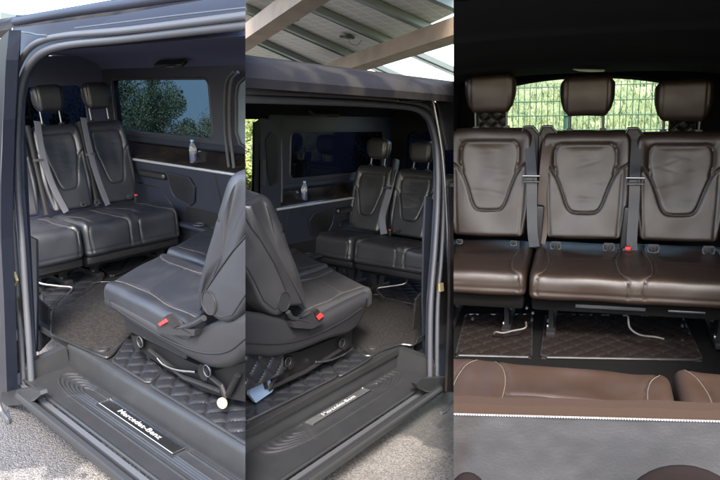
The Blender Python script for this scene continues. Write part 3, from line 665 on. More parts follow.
def mid_seat(k, m, label, yc, xf, W, px=None, group=None, D=.76, skew=.60, zf=.105, full=True):
    ztop = 1.0 if full else .60
    """rear-facing second row seat: cushion front edge towards the van's tail"""
    base = Matrix.Translation((m * xf, yc, zf)) @ Rz(-90 * m)
    sr = thing('rear_facing_seat', k, label, 'car seat', base=base, group=group)
    sk = skew * m
    make_cushion(k, sr, -W, W, 0, D, .385, .265, leather_haze if k == 0 else leather_lit, [0], 2 * W, roll=.07, skew=sk)
    make_backrest(k, sr, 0, D - .02, .40, D + (.33 if full else .1), ztop, W - .02, leather_haze if k == 0 else leather_lit, th=.17, headrest=False, skew=sk)
    if full:
        def loc(u, v, y): return tuple(base.inverted() @ Vector(U(k, u, v, 'y', y)))
        ny = (base.inverted().to_3x3() @ Vector((0, 1, 0)))
        V, F = g_shell([loc(u, v, px['ys']) for u, v in px['shell']], ny, .05, .030)
        so = mesh('side_shell', V, F, shellm, k, sr)
        V, F = g_shell([loc(u, v, px['ys'] - .014) for u, v in px['cover']], ny, .10, .022)
        co = mesh('recliner_cover', V, F, leather_haze if k == 0 else leather_lit, k, sr)
        q = [loc(u, v, px['ys'] - .013) for u, v in px['cover']]; cc = sum((Vector(p) for p in q), Vector()) / len(q)
        V, F = g_tube([cc + (Vector(p) - cc) * .86 for p in q], .0025, 6, True); mesh('stitching', V, F, piping, k, co)
        V, F = g_disc(loc(*px['knob'], px['ys'] - .010), -ny, px.get('kr', .045), .006, 28); ko = mesh('pivot_cap', V, F, shellm, k, co)
        V, F = g_tube([Vector(loc(*px['knob'], px['ys'] - .017)) + Vector((0, math.cos(a), math.sin(a))) * px.get('kr', .045) for a in np.linspace(0, 6.283, 25)[:-1]], .0022, 6, True); mesh('cap_groove', V, F, piping, k, ko)
        V, F = g_box((0, D * .5, .205), (2 * W - .10, D * .72, .10), .03); mesh('seat_pan', [(v[0], v[1] + sk * v[0], v[2]) for v in V], F, shellm, k, sr)
        # base
        V, F = g_prism([loc(u, v, px['ys'] + .09) for u, v in px['base']], ny * .3); bo = mesh('base_frame', V, F, blackmetal, k, sr, False)
        for (u, v, r) in px['bolts']:
            V, F = g_disc(loc(u, v, px['ys'] + .075), -ny, r, .02, 18); c = mesh('pivot_bolt', V, F, blackmetal, k, bo)
            V, F = g_tube([Vector(loc(u, v, px['ys'] + .075 - .02)) + Vector((0, math.cos(a), math.sin(a))) * r * .7 for a in np.linspace(0, 6.283, 17)[:-1]], .003, 6, True); mesh('bolt_rim', V, F, steel, k, bo)
        V, F = g_tube(spline([Vector(loc(u, v, px['ys'] + .06)) for u, v in px['bar']], 5), .007, 8); mesh('release_bar', V, F, chrome, k, sr)
        for pts in px['rods']:
            V, F = g_tube([Vector(loc(u, v, px['ys'] + .07)) for u, v in pts], .012, 8); mesh('base_strut', V, F, blackmetal, k, bo)
        lowline = [loc(u, v, px['ys'] - .001) for u, v in px['crease']]
        V, F = g_tube(spline(lowline, 6), .004, 6); mesh('mould_line', V, F, piping, k, so)
        # buckle on its stalk beside the cushion
        bp = [loc(u, v, px['ys'] - .03) for u, v in px['buckle']]
        V, F = g_prism(bp, ny * .03); bu = mesh('buckle', V, F, shellm, k, sr, False)
        V, F = g_prism([loc(u, v, px['ys'] - .036) for u, v in px['slot']], ny * .02); mesh('buckle_slot', V, F, piping, k, bu, False)
        V, F = g_prism([loc(u, v, px['ys'] - .040) for u, v in px['button']], ny * .02); mesh('buckle_button', V, F, red, k, bu, False)
        V, F = g_tube(spline([loc(u, v, px['ys'] - .02) for u, v in px['stalk']], 5), .012, 8); mesh('buckle_stalk', V, F, plastic, k, sr)
    else:
        V, F = g_box((0, D * .5, .16), (2 * W - .06, D - .1, .16), .03); mesh('seat_pan', V, F, shellm, k, sr)
    return sr

def bottle(k, p, h, label):
    b = thing('water_bottle', k, label, 'bottle', base=Matrix.Translation(p)); r = h * .155
    pr = [(.0005, 0), (r * .8, 0), (r, h * .03), (r * .96, h * .12), (r, h * .2), (r * .92, h * .3), (r * .98, h * .42), (r * .9, h * .5), (r, h * .58), (r * .95, h * .68), (r * .7, h * .8), (r * .4, h * .88), (r * .38, h * .92), (.0005, h * .92)]
    V, F = g_rev(pr, 20); mesh('bottle_body', V, F, waterm, k, b)
    V, F = g_rev([(.0005, h * .915), (r * .48, h * .915), (r * .48, h * .99), (r * .42, h), (.0005, h)], 16); mesh('cap', V, F, capm, k, b)
    V, F = g_rev([(r * 1.01, h * .10), (r * 1.03, h * .12), (r * 1.03, h * .40), (r * 1.01, h * .42)], 20); V = V; mesh('bottle_label', V, F[:-2], labelm, k, b)

def leafy_tree(k, name, label, base, h, rad, n, ls, lm, group=None, seed=1, trunk_r=.12, z_lo=.25):
    r_ = random.Random(seed); t = thing(name, k, label, 'tree', base=Matrix.Translation(base), group=group)
    mb = MB().add(*g_tube([(0, 0, 0), (.05, .03, h * .35), (0, .05, h * .7), (.04, 0, h * .92)], [trunk_r, trunk_r * .8, trunk_r * .45, trunk_r * .15], 8))
    for i in range(7):
        a = r_.uniform(0, 6.28); z = h * r_.uniform(.25, .7); l_ = rad * r_.uniform(.5, .9)
        mb.add(*g_tube([(0, 0, z), (math.cos(a) * l_ * .5, math.sin(a) * l_ * .5, z + l_ * .35), (math.cos(a) * l_, math.sin(a) * l_, z + l_ * .5)], [trunk_r * .4, trunk_r * .25, trunk_r * .08], 5))
    mb.build('trunk', barkm, k, t)
    V = []; F = []; cl = []
    for i in range(34):
        a = r_.uniform(0, 6.28); q = r_.random() ** .5; z = r_.uniform(z_lo, 1); e = math.sqrt(max(.05, 1 - ((z - .55) / .55) ** 2))
        cl.append((math.cos(a) * rad * q * e, math.sin(a) * rad * q * e, h * z, rad * r_.uniform(.18, .42)))
    for i in range(n):
        c = cl[r_.randrange(len(cl))]; dv = Vector((r_.gauss(0, 1), r_.gauss(0, 1), r_.gauss(0, .8))).normalized() * c[3] * r_.random() ** .33
        p = Vector(c[:3]) + dv; a = Vector((r_.gauss(0, 1), r_.gauss(0, 1), r_.gauss(0, 1))).normalized(); b = a.orthogonal().normalized(); s = ls * r_.uniform(.6, 1.3)
        j = len(V); V += [p - a * s, p + b * s * .45, p + a * s, p - b * s * .45]; F.append((j, j + 1, j + 2, j + 3))
    mesh('crown', V, F, lm, k, t, False, recalc=False)
    return t

# ------------------------------------------------------------------ LEFT VAN (right-hand side door)
one = lambda x: 0.
d1 = dict(van_label='black van at the left, its bench seats seen to the left through the side door', zf=.105, dep=.204, wall_end=.6, wtop=1.375, glass=tint,
    floor=plastic, liner=liner_haze, roofdy=.30, roofz=lambda x: .02, seal=-.43, tray_end=2.35, badge=(.50, 1.12, .118, .172), badgem=alu, lth=.60, rocker=rockm,
    bx=-1.432,
    tubes=[
     ([(32, 388), (29, 340), (26, 300), (22, 240), (18, 190), (17, 140), (19, 100), (24, 76), (34, 60), (48, 50), (72, 44), (120, 39), (180, 32), (260, 23)], .01, .020, rubber, 'door_seal'),
     ([(24, 388), (21, 340), (18, 300), (14, 240), (11, 190), (10, 140), (12, 100), (17, 70), (28, 50), (44, 40), (70, 35), (120, 31), (180, 24), (260, 14)], -.01, .017, rubber, 'outer_seal'),
     ([(75, 28), (120, 22.5), (180, 15), (260, 6)], -.02, .0035, steel, 'track_rail'),
     ([(22, 32), (30, 33), (38, 35), (46, 35)], -.03, .005, steel, 'hinge_arm'),
     ([(15, 22), (60, 14), (120, 5), (180, -4), (260, -15)], -.05, .022, paint2, 'roof_rail'),
     ([(13, 28), (8, 60), (5, 100), (2, 160), (0, 220), (-1, 300)], -.07, .006, steel, 'door_edge_seal'),
    ],
    plates=[
     ([(0, 60), (14, 28), (60, 22), (120, 14), (262, -10), (262, 24), (180, 32), (120, 39), (72, 44), (48, 50), (34, 60), (24, 76), (19, 100), (17, 140), (18, 190), (22, 240), (26, 300), (32, 392), (6, 392), (0, 300)], .03, .03, paint2, 'door_jamb'),
     ([(-6, 45), (9, 30), (6, 60), (3, 120), (1, 200), (1, 240), (4, 300), (7, 392), (-6, 392)], -.10, .05, doorm, 'sliding_door'),
     ([(5, 210), (11, 210), (12, 232), (6, 232)], -.02, .02, steel, 'lock_plate'),
     ([(3, 128), (8, 128), (8, 150), (3, 150)], -.04, .02, blackmetal, 'hinge_bracket'),
     ([(1, 182), (8, 181), (8, 184), (1, 185)], -.05, .02, steel, 'striker_bar'),
     ([(8, 345), (18, 340), (20, 370), (10, 378)], -.015, .02, blackmetal, 'roller_bracket'),
     ([(6, 268), (14, 266), (18, 300), (20, 330), (10, 330)], -.015, .02, blackmetal, 'door_latch'),
     ([(8, 275), (13, 272), (16, 281), (13, 287), (9, 286)], -.03, .012, creamm, 'round_sticker'),
    ],
    yplates=[
     ([(36, 298), (48, 308), (49, 340), (38, 352), (34, 330)], .27, .012, carpet, 'pillar_carpet'),
     ([(26, 235), (36, 240), (37, 300), (36, 352), (32, 352), (29, 300)], .22, .012, trimp, 'pillar_trim'),
    ],
    bench=dict(yf=-.523, zt=.405, zb=.175, zbb=.41, yt=.15, hr=(.106, .098),
     double=dict(label='double rear bench of the left van, farther from its open door', y0=.752, y1=1.44, backs=[(.925, .175, .99, 1.165), (1.275, .165, .99, 1.165)],
        anchors=[.98, 1.08, 1.33], buckles=[1.36],
        belts=[([(.80, .12, 1.02), (.775, .04, .80), (.785, -.03, .60), (.84, -.06, .41)], (1, .25, 0), .046), ([(1.12, .12, 1.02), (1.10, .04, .82), (1.10, -.03, .62), (1.14, -.06, .41)], (1, .25, 0), .043)],
        towers=[1.10]),
     single=dict(label='single rear seat of the left van, half hidden behind the door pillar', y0=.36, y1=.742, backs=[(.55, .175, .99, 1.165)], handle=(.44,), towers=[.74]),
    ))
van1 = side_van(0, 1, d1)
for dx, M_ in ((0, rubberD), (5, rubber)):
    V, F = g_tube(spline([U(0, u + dx, v, 'y', 1.49) for u, v in [(233, 72), (227, 80), (225, 95), (225, 130), (228, 160), (231, 185), (231, 215), (228, 245)]], 5), .011, 8); mesh('pillar_seal', V, F, M_, 0, van1)
fw = [(262, 76), (244, 78), (238, 84), (236, 96), (236, 132), (240, 144), (248, 149), (262, 151)]
plate(0, fw, 1.51, .004, pale_glass, 'front_side_window', van1)
V, F = g_tube([U(0, u, v, 'y', 1.505) for u, v in fw], .010, 8); mesh('window_seal', V, F, rubberD, 0, van1)
plate(0, [(0, 12), (16, 15), (14, 26), (0, 28)], .9, .1, galv, 'x', van1).name = 'rear_spoiler'
# folding foot plate, hanging flap
fo = splate(0, [(0, 391), (30, 389), (40, 391), (41, 395), (34, 401), (20, 405), (0, 407)], -.06, .03, tray_m, 'jamb_foot', van1)
V, F = g_tube(spline([S(0, u, v, -.12) for u, v in [(-2, 400), (2, 412), (8, 420), (8, 428)]], 4), .012, 8); mesh('rubber_flap', V, F, rubberD, 0, van1)

px1 = dict(ys=.27, crease=[(112, 306), (135, 321), (170, 341), (200, 352), (226, 352), (246, 338), (262, 326)],
  shell=[(106, 297), (122, 305), (150, 320), (170, 332), (186, 336), (204, 326), (225, 318), (262, 312), (262, 340), (246, 352), (232, 366), (214, 370), (190, 361), (150, 338), (122, 320), (108, 306)],
  cover=[(262, 208), (247, 230), (233, 246), (216, 270), (203, 290), (200, 304), (207, 314), (220, 323), (233, 320), (246, 300), (262, 276)],
  knob=(209, 303), kr=.045,
  base=[(130, 334), (150, 342), (190, 362), (214, 371), (240, 364), (262, 356), (262, 405), (226, 398), (200, 390), (165, 368), (136, 348)],
  bolts=[(140, 342, .035), (207, 371, .035)], bar=[(158, 358), (165, 365), (178, 370), (196, 372)],
  rods=[[(150, 350), (185, 378), (222, 392)], [(205, 372), (222, 386), (226, 398)], [(238, 375), (228, 395)]],
  buckle=[(156, 326), (167, 315), (174, 322), (178, 328), (195, 330), (194, 336), (170, 335), (158, 332)], slot=[(163, 318), (167, 315), (177, 326), (173, 328)], button=[(158, 324), (165, 319), (167, 322), (160, 326)],
  stalk=[(178, 328), (188, 326), (198, 322), (204, 318)])
s1 = mid_seat(0, 1, 'rear-facing leather seat with red buckle nearest the left van door', .52, .16, .245, px1, 'rear-facing middle seats')
s1b = mid_seat(0, 1, 'rear-facing seat beyond the near one in the left van', 1.06, -.185, .26, None, 'rear-facing middle seats', full=False)
V, F = g_disc(U(0, 222.5, 403, 'y', .30), (.5, -1, .2), .022, .004, 24)
ct = mesh('paper_tag', V, F, creamm, 0, None); tag(ct, 'round cream paper tag hanging under the seat at the left van step', 'tag')
ct.scale  # plain disc
def mat_px(k, pts, z): return [tuple(U(k, u, v, 'z', z)[:2]) for u, v in pts]
G = 'quilted floor mats'
quilt_mat('quilted_mat', 0, mat_px(0, [(113, 364), (128, 341), (162, 372), (152, 384), (146, 384)], .107), .107, .085, quilt, 'small quilted mat beside the badge end of the left van step', group=G, ang=50)
quilt_mat('quilted_mat', 0, mat_px(0, [(150, 387), (170, 366), (262, 400), (262, 450), (246, 446)], .107), .107, .085, quilt, 'long quilted mat under the near seat of the left van, right of the small one', group=G, ang=50)
quilt_mat('quilted_mat', 0, mat_px(0, [(40, 268), (96, 262), (103, 282), (70, 305), (44, 312)], .107), .107, .11, quilt, 'quilted mat under the single rear seat of the left van', group=G, ang=50)
quilt_mat('quilted_mat', 0, mat_px(0, [(94, 262), (150, 228), (190, 230), (150, 262), (112, 278)], .107), .107, .11, quilt, 'quilted mat in front of the double bench of the left van', group=G, ang=50)
def carpet_mat(k, pts, z, label, fast):
    P = [U(k, u, v, 'z', z) for u, v in pts]; P = spline(P + [P[0]], 5)[:-1]
    r = thing('carpet_mat', k, label, 'floor mat'); V, F = g_prism(P, (0, 0, .012)); mesh('carpet_pile', V, F, carpet, k, r, False)
    V, F = g_tube([np.array(p) + np.array([0, 0, .009]) for p in P], .007, 6, True); mesh('edge_binding', V, F, leather, k, r)
    V, F = g_rev([(.0005, 0), (.030, 0), (.030, .008), (.022, .014), (.012, .010), (.0005, .010)], 20, tuple(U(k, *fast, 'z', z + .01))); mesh('mat_fastener', V, F, plastic, k, r)
carpet_mat(0, [(52, 336), (54, 310), (70, 294), (98, 284), (125, 286), (150, 300), (140, 325), (122, 345), (110, 358), (100, 357), (72, 345)], .108, 'grey carpet mat behind the left van step, with a round black fastener', (103, 351))
bottle(0, Vector(U(0, 194, 163.5, 'y', 1.50)), .162, 'small water bottle with blue cap on the left van ledge')
# asphalt beside the van, darker patch by the pillar
a_m = asphalt_mat('asphalt_aggregate', ((.12, -.03, -.18), (1.9, 2.6, 0)))
V, F = g_grid(lambda a, b: (-25 + 50 * a, -12 + 19.5 * b, -.18), 8, 8); g = mesh('asphalt', V, F, a_m, 0); tag(g, kind='structure')
# trees beyond the far side window
TG = 'trees beyond the vans'
leafy_tree(0, 'leafy_tree', 'dark leafy tree filling the left of the left van window', (-9.7, 5.5, -.5), 1.95, 1.15, 22000, .022, leafD, TG, 3, .06, .1)
leafy_tree(0, 'leafy_tree', 'leafy tree at the middle of the left van window, just right of the darkest one', (-8.9, 5.7, -.5), 1.80, .72, 17000, .022, leafD, TG, 4, .06, .1)
leafy_tree(0, 'leafy_tree', 'low pale bush-like tree at the right end of the left van window', (-7.7, 6.2, -.5), .98, .85, 13000, .018, leafm('grey_green_leaves', (.07, .09, .045), (.12, .15, .08)), TG, 5, .05, .1)
leafy_tree(0, 'leafy_tree', 'tree glimpsed behind the rear window of the left van', (-8.2, 3.1, -.5), 2.1, .7, 6000, .035, leafD, TG, 6, .05, .1)
skm = bpy.data.materials.new('pale_sky'); skm.use_nodes = True; b_ = skm.node_tree.nodes['Principled BSDF']; b_.inputs['Base Color'].default_value = (0, 0, 0, 1)
b_.inputs['Emission Color'].default_value = (.42, .58, .68, 1); b_.inputs['Emission Strength'].default_value = .35
V, F = g_grid(lambda a, b: (-34 + 40 * a, 13 + 2 * math.sin(a * 3.14), -9 + 10.2 * b), 12, 4); tag(mesh('sky', V, F, skm, 0), kind='structure')

# ------------------------------------------------------------------ MIDDLE VAN (left-hand side door)
d2 = dict(van_label='black van in the middle, its bench seats seen to the right through the side door', zf=.12, dep=.249, wall_end=-.33, wtop=1.335, glass=dtint,
    floor=plastic, liner=linerB, roofdy=.02, roofz=lambda x: -.02, seal=-.36, tray_end=1.33, badge=(.405, .935, .178, .232), badgem=aluL, lth=.60, rocker=rockm,
    bx=-1.267,
    tubes=[
     ([(430, 390), (430, 340), (431, 300), (435, 250), (438, 200), (438, 165), (436, 140), (431, 122), (422, 112), (405, 107), (350, 103), (240, 99)], .01, .020, rubber, 'door_seal'),
     ([(437, 390), (437, 340), (438, 300), (442, 250), (444, 200), (443, 165), (441, 138), (436, 116), (426, 106), (405, 101), (350, 96), (240, 91)], -.01, .016, rubber, 'outer_seal'),
     ([(240, 84.5), (300, 88), (350, 92), (412, 98)], -.02, .006, steel, 'track_rail'),
     ([(398, 101), (412, 101), (426, 100)], -.04, .006, steel, 'hinge_arm'),
     ([(240, 74), (300, 79), (350, 83), (400, 89), (434, 95)], -.04, .030, paint2, 'roof_rail'),
     ([(432, 96), (437, 120), (443, 160), (447, 220), (449, 300), (447, 372)], -.07, .010, steel, 'door_edge_seal'),
    ],
    plates=[
     ([(240, 70), (350, 82), (432, 94), (440, 130), (447, 200), (450, 300), (448, 392), (430, 392), (430, 340), (431, 300), (435, 250), (438, 200), (438, 165), (436, 140), (431, 122), (422, 112), (405, 107), (350, 103), (240, 99)], .03, .03, paint2, 'door_jamb'),
     ([(436, 94), (462, 94), (462, 150), (448, 150), (444, 128), (440, 108)], -.10, .015, paint, 'upper_door_edge'),
     ([(448, 187), (470, 187), (470, 392), (447, 392), (450, 300), (450, 225)], -.10, .015, paint, 'sliding_door'),
     ([(440, 284), (443.5, 283), (444, 291), (440.5, 292)], -.03, .012, creamm, 'round_sticker'),
     ([(438, 262), (447, 262), (448, 340), (440, 345)], -.005, .02, blackmetal, 'door_latch'),
    ],
    yplates=[
     ([(416, 300), (424, 290), (428, 310), (430, 345), (416, 352), (413, 335)], .32, .012, carpet, 'pillar_carpet'),
     ([(426, 196), (434, 200), (430, 250), (428, 300), (429, 352), (424, 352), (423, 300), (424, 240)], .24, .012, trimp, 'pillar_trim'),
     ([(256, 122), (262, 118), (272, 120), (279, 130), (281, 150), (281, 205), (279, 262), (262, 262), (258, 200)], 1.46, .012, trimp, 'far_door_pillar'),
     ([(246, 126), (254, 126), (255, 160), (254, 215), (252, 245), (246, 245)], 1.40, .004, clear, 'quarter_glass'),
     ([(254, 122), (260, 122), (258, 200), (260, 262), (252, 262), (254, 200)], 1.42, .012, blackmetal, 'far_pillar_edge'),
     ([(266, 140), (271, 132), (277, 136), (278, 160), (277, 182), (271, 186), (268, 172)], 1.452, .006, piping, 'handle_recess'),
     ([(263.5, 160), (266, 160), (266, 186), (263.5, 186)], 1.42, .03, rubberD, 'grab_handle'),
    ],
    bench=dict(yf=-.392, zt=.43, zb=.235, zbb=.43, yt=.135, hr=(.104, .09),
     double=dict(label='double rear bench of the middle van, nearer its open door', y0=.33, y1=1.155, backs=[(.505, .195, .94, 1.085), (.905, .195, .95, 1.085)], anchors=[.50, .62, .98], handle=(.72,),
        belts=[([(1.12, .13, .93), (1.12, .06, .74), (1.12, -.02, .56), (1.08, -.05, .43)], (1, .2, 0), .055), ([(.69, .12, .95), (.70, .05, .75), (.71, -.02, .58), (.70, -.05, .43)], (1, .2, 0), .05)], towers=[1.12, .70], buckles=[1.02]),
     single=dict(label='single rear seat of the middle van, farther from its open door', y0=1.168, y1=1.55, backs=[(1.305, .182, .95, 1.085)], anchors=[1.40], buckles=[1.50]),
    ))
van2 = side_van(1, -1, d2)
stube(1, [(276, 120), (280, 128), (281.5, 160), (281, 215), (278, 262)], 1.42, .012, rubber, 'pillar_brightwork', van2)
fo = splate(1, [(416, 384), (422, 379), (452, 377), (456, 384), (456, 390), (440, 394), (426, 392), (418, 388)], -.06, .03, tray_m, 'jamb_foot', van2)
V, F = g_tube(spline([S(1, u, v, -.2) for u, v in [(456, 400), (450, 406), (444, 412), (441, 413)]], 4), .010, 8); mesh('rubber_flap', V, F, rubberD, 1, van2)

px2 = dict(ys=.29, crease=[(362, 308), (345, 320), (320, 333), (300, 340), (275, 344), (228, 342)],
  shell=[(371, 293), (350, 303), (328, 315), (312, 324), (298, 326), (284, 318), (262, 314), (228, 314), (228, 352), (246, 356), (262, 357), (275, 358), (300, 352), (330, 340), (352, 333), (364, 318)],
  cover=[(228, 200), (240, 205), (250, 222), (262, 238), (276, 262), (288, 290), (291, 300), (286, 312), (276, 316), (264, 306), (254, 285), (246, 270), (228, 250)],
  knob=(284, 302), kr=.045,
  base=[(352, 330), (330, 340), (300, 352), (278, 358), (246, 358), (228, 358), (228, 385), (262, 388), (280, 384), (312, 368), (340, 356), (352, 345)],
  bolts=[(342, 343, .036), (288, 362, .032)], bar=[(316, 362), (330, 360), (344, 354), (352, 348)],
  rods=[[(340, 350), (305, 372), (270, 388)], [(290, 362), (276, 376), (268, 390)], [(246, 350), (262, 372), (266, 388)]],
  buckle=[(324, 317), (318, 309), (312, 313), (306, 318), (292, 322), (294, 328), (312, 329), (322, 324)], slot=[(314, 312), (318, 309), (322, 315), (317, 319)], button=[(317, 317), (321, 313), (324, 316), (319, 320)],
  stalk=[(308, 322), (300, 320), (292, 318), (288, 312)])
s2 = mid_seat(1, -1, 'rear-facing leather seat with red buckle nearest the middle van door', .60, -.02, .255, px2, 'rear-facing middle seats', D=.62, skew=.60, zf=.12)
s2b = mid_seat(1, -1, 'rear-facing seat beyond the near one in the middle van', 1.14, -.35, .26, None, 'rear-facing middle seats', full=False, D=.62, zf=.12)
quilt_mat('quilted_mat', 1, mat_px(1, [(333, 369), (354, 345), (372, 358), (366, 363), (340, 378)], .122), .122, .085, quilt, 'small quilted mat beside the badge end of the middle van step', group=G, ang=40)
quilt_mat('quilted_mat', 1, mat_px(1, [(246, 424), (240, 402), (270, 388), (326, 364), (337, 378)], .122), .122, .085, quilt, 'long quilted mat under the near seat of the middle van, left of the small one', group=G, ang=40)
quilt_mat('quilted_mat', 1, mat_px(1, [(345, 262), (372, 268), (422, 284), (426, 308), (386, 300), (350, 280)], .122), .122, .10, quilt, 'quilted mat in front of the double bench of the middle van', group=G, ang=40)
quilt_mat('quilted_mat', 1, mat_px(1, [(300, 250), (330, 254), (345, 262), (350, 280), (320, 268)], .122), .122, .10, quilt, 'quilted mat under the single rear seat of the middle van', group=G, ang=40)
carpet_mat(1, [(345, 346), (352, 325), (362, 305), (372, 296), (392, 300), (412, 310), (416, 325), (415, 345), (400, 346), (382, 352), (372, 357), (362, 356)], .123, 'grey carpet mat behind the middle van step, with a round black fastener', (372, 349))
bottle(1, Vector(U(1, 304, 201.5, 'y', 1.50)), .155, 'small water bottle with blue cap on the middle van ledge')
V, F = g_prism([tuple(U(1, u, v, 'y', .36)) for u, v in [(252, 352), (257, 356), (264, 372), (275, 387), (272, 392), (256, 403), (250, 395)]], (0, .02, 0))
tag(mesh('folded_sheet', V, F, bluesheet, 1), 'pale blue folded sheet beside the near seat of the middle van', 'sheet')
q = quilt_mat('quilted_panel', 1, [(0, 0), (.30, 0), (.30, .30), (0, .30)], 0, .085, quilt, 'quilted upright panel at the left edge of the middle van floor', par=van2,
    tr=Matrix.Translation(Vector(U(1, 238, 392, 'y', .34))) @ Matrix.Rotation(math.radians(90), 4, 'X') @ Matrix.Rotation(math.radians(0), 4, 'Z'))
a_m2 = asphalt_mat('asphalt_aggregate', ((-.06, -.16, -.20), (2.6, 2.2, 0)))
V, F = g_grid(lambda a, b: (-35 + 80 * a, -14 + 90 * b, -.20), 8, 8); g = mesh('asphalt', V, F, a_m2, 1); tag(g, kind='structure')
leafy_tree(1, 'leafy_tree', 'dark leafy tree behind the middle van rear side window', (9.9, 6.2, -.3), 1.9, 1.0, 7000, .04, leafD, TG, 13, .06, .1)
leafy_tree(1, 'leafy_tree', 'sunlit yellow-green tree seen past the far pillar of the middle van', (6.35, 7.0, -.9), 2.3, 1.0, 9000, .045, leafY, TG, 15, .06, .3)
V, F = g_box((6.6, 8.6, -.3), (7, .2, .9), .01); tag(mesh('boundary_wall', V, F, whitew, 1), 'low white wall seen past the far pillar of the middle van', 'wall')
V, F = g_box((12.5, 1.4, .3), (.2, 5, 2.2), .01); tag(mesh('sky_gap_slab', V, F, whitew, 1), 'added white slab standing in for bright sky past the open door edge at the right of the middle van', 'wall')  # added slab, stands in for the bright sky gap beside the door
# lamp post behind the roof
V, F = g_tube([U(1, 434, 96, 'y', 9), U(1, 436, 60, 'y', 9)], [.02, .012], 8); tag(mesh('flag_pole', V, F, galv, 1), 'thin grey pole rising above the middle van roof', 'pole')
# solar carport overhead: a tilted roof of panels on rails and deep concrete beams
RR, EE = CAL[1]
def ray(u, v): return RR.T @ np.array([(u - 360) / FPX, (v - 240) / FPX, 1.0])
A_, B_, C_ = EE + ray(244, 55) * 9.5, EE + ray(350, 0) * 6.5, EE + ray(446, 34) * 7.5
nn_ = np.cross(B_ - A_, C_ - A_); nn_ /= np.linalg.norm(nn_)
if nn_[2] < 0: nn_ = -nn_
def CP(u, v, up=0.):
    d_ = ray(u, v); t = np.dot(A_ - EE, nn_) / np.dot(d_, nn_); return EE + d_ * t + nn_ * up
cp = thing('solar_carport', 1, 'solar carport roof with tan beams above the middle van', 'carport')
def beam(a, b, wd, hgt, up, M_, name, par=None):
    a, b = Vector(a), Vector(b); t = (b - a).normalized(); s_ = t.cross(Vector(nn_)).normalized(); z = Vector(nn_)
    q = [a - s_ * wd / 2 + z * up, a + s_ * wd / 2 + z * up, a + s_ * wd / 2 + z * (up + hgt), a - s_ * wd / 2 + z * (up + hgt)]
    V, F = g_prism(q, b - a); return mesh(name, V, F, M_, 1, par or cp, False)
beam(CP(222, 61), CP(372, -36), .22, .20, 0, concrete, 'beam')
beam(CP(318, 82), CP(490, 28), .24, .20, 0, concrete, 'beam')
bp_ = [CP(232, 98, .42), CP(232, -30, .42), CP(480, -30, .42), CP(480, 38, .42), CP(452, 49, .42), CP(322, 96, .42)]
V, F = g_prism(bp_, tuple(nn_ * .04)); pn = mesh('solar_panels', V, F, panelm, 1, cp, False)
for yi in (98, 81, 61, 39, 14, -12, -39):
    a, b = (236, yi - 3), (470, yi + .38 * 226)
    t0 = 0.
    beam(CP(*a), CP(*b), .07, .08, .33, galv, 'rail'); beam(CP(a[0], a[1] + 4), CP(b[0], b[1] + 4), .025, .06, .36, galv, 'rail')
for (u, v) in ((282, 5), (345, 27), (299, 48)):
    c_ = Vector(CP(u, v + 38, .38)); V, F = g_box((0, 0, 0), (.22, .11, .035), .01); o = mesh('junction_box', shift(V, c_), F, rubberD, 1, cp)
    V, F = g_tube(spline([c_ + Vector((.05, 0, 0)), c_ + Vector((.16, .05, -.06)), c_ + Vector((.26, 0, -.08)), c_ + Vector((.30, -.05, -.01))], 5), .004, 5); mesh('cable', V, F, rubberD, 1, o)

# ------------------------------------------------------------------ RIGHT VAN (looking back along the cabin)
K = 2
van3 = thing('van', K, 'black van at the right, its three rear seats seen head-on from inside', 'van')
def part(nm, VF, M_, par=None, sm=True): return mesh(nm, VF[0], VF[1], M_, K, par or van3, sm)
part('floor', g_box((0, -.55, -.02), (2.3, 4.3, .04), .004), floor3, sm=False)
# headliner: domed, with a shallow rib, rising a little towards the front
def hl(a, b):
    x = -1.3 + 2.6 * a; y = 1.42 - 3.05 * b
    z = 1.34 + .19 * (math.sqrt((max(-2, .45 - y)) ** 2 + .09) + .45 - y) / 2 - .10 * (abs(x) / 1.1) ** 3 - .018 * math.exp(-((y + .10) / .05) ** 2) - .02 * math.exp(-((y + 1.0) / .06) ** 2)
    return (x, y, z)
part('headliner', g_grid(hl, 40, 150), linerB)
part('roof', g_grid(lambda a, b: (hl(a, b)[0], hl(a, b)[1], hl(a, b)[2] + .07), 20, 40), paint)
for sg in (-1, 1):
    P_ = [(sg * .88, 1.5, 1.30), (sg * .98, 1.5, .9), (sg * 1.02, 1.5, 0), (sg * 1.02, -2.2, 0), (sg * .98, -2.2, .9), (sg * .98, -2.2, 1.6), (sg * .90, .2, 1.5)]
    part('side_trim', g_prism(P_, (sg * .03, 0, 0)), linerB, sm=False)
# tailgate: trim with a wide, gently arched window hole
def tail():
    inner = [(-.60, .86), (.64, .83)]
    for i in range(13): t = i / 12; x = .64 - 1.24 * t; z = 1.185 + .09 * math.sin(math.pi * t) ** .6 + .02 * t; inner.append((x, z))
    outer = [(-1.05, -.3), (1.05, -.3)] + [(1.05 - 2.1 * i / 12, 1.5) for i in range(13)]
    n = len(inner); V = [(a, 1.39, b) for a, b in inner] + [(a, 1.39, b) for a, b in outer] + [(a, 1.45, b) for a, b in inner] + [(a, 1.45, b) for a, b in outer]; F = []
    for i in range(n):
        j = (i + 1) % n; F += [(i, j, n + j, n + i), (2 * n + i, 3 * n + i, 3 * n + j, 2 * n + j), (i, 2 * n + i, 2 * n + j, j), (n + i, n + j, 3 * n + j, 3 * n + i)]
    return V, F, inner
V, F, inner = tail(); part('tailgate_trim', (V, F), linerB, sm=False)
rw = part('rear_window', g_prism([(a, 1.43, b) for a, b in inner], (0, .005, 0)), clear, sm=False)
part('window_seal', g_tube([(a, 1.388, b) for a, b in inner], .012, 8, True), rubberD, rw)
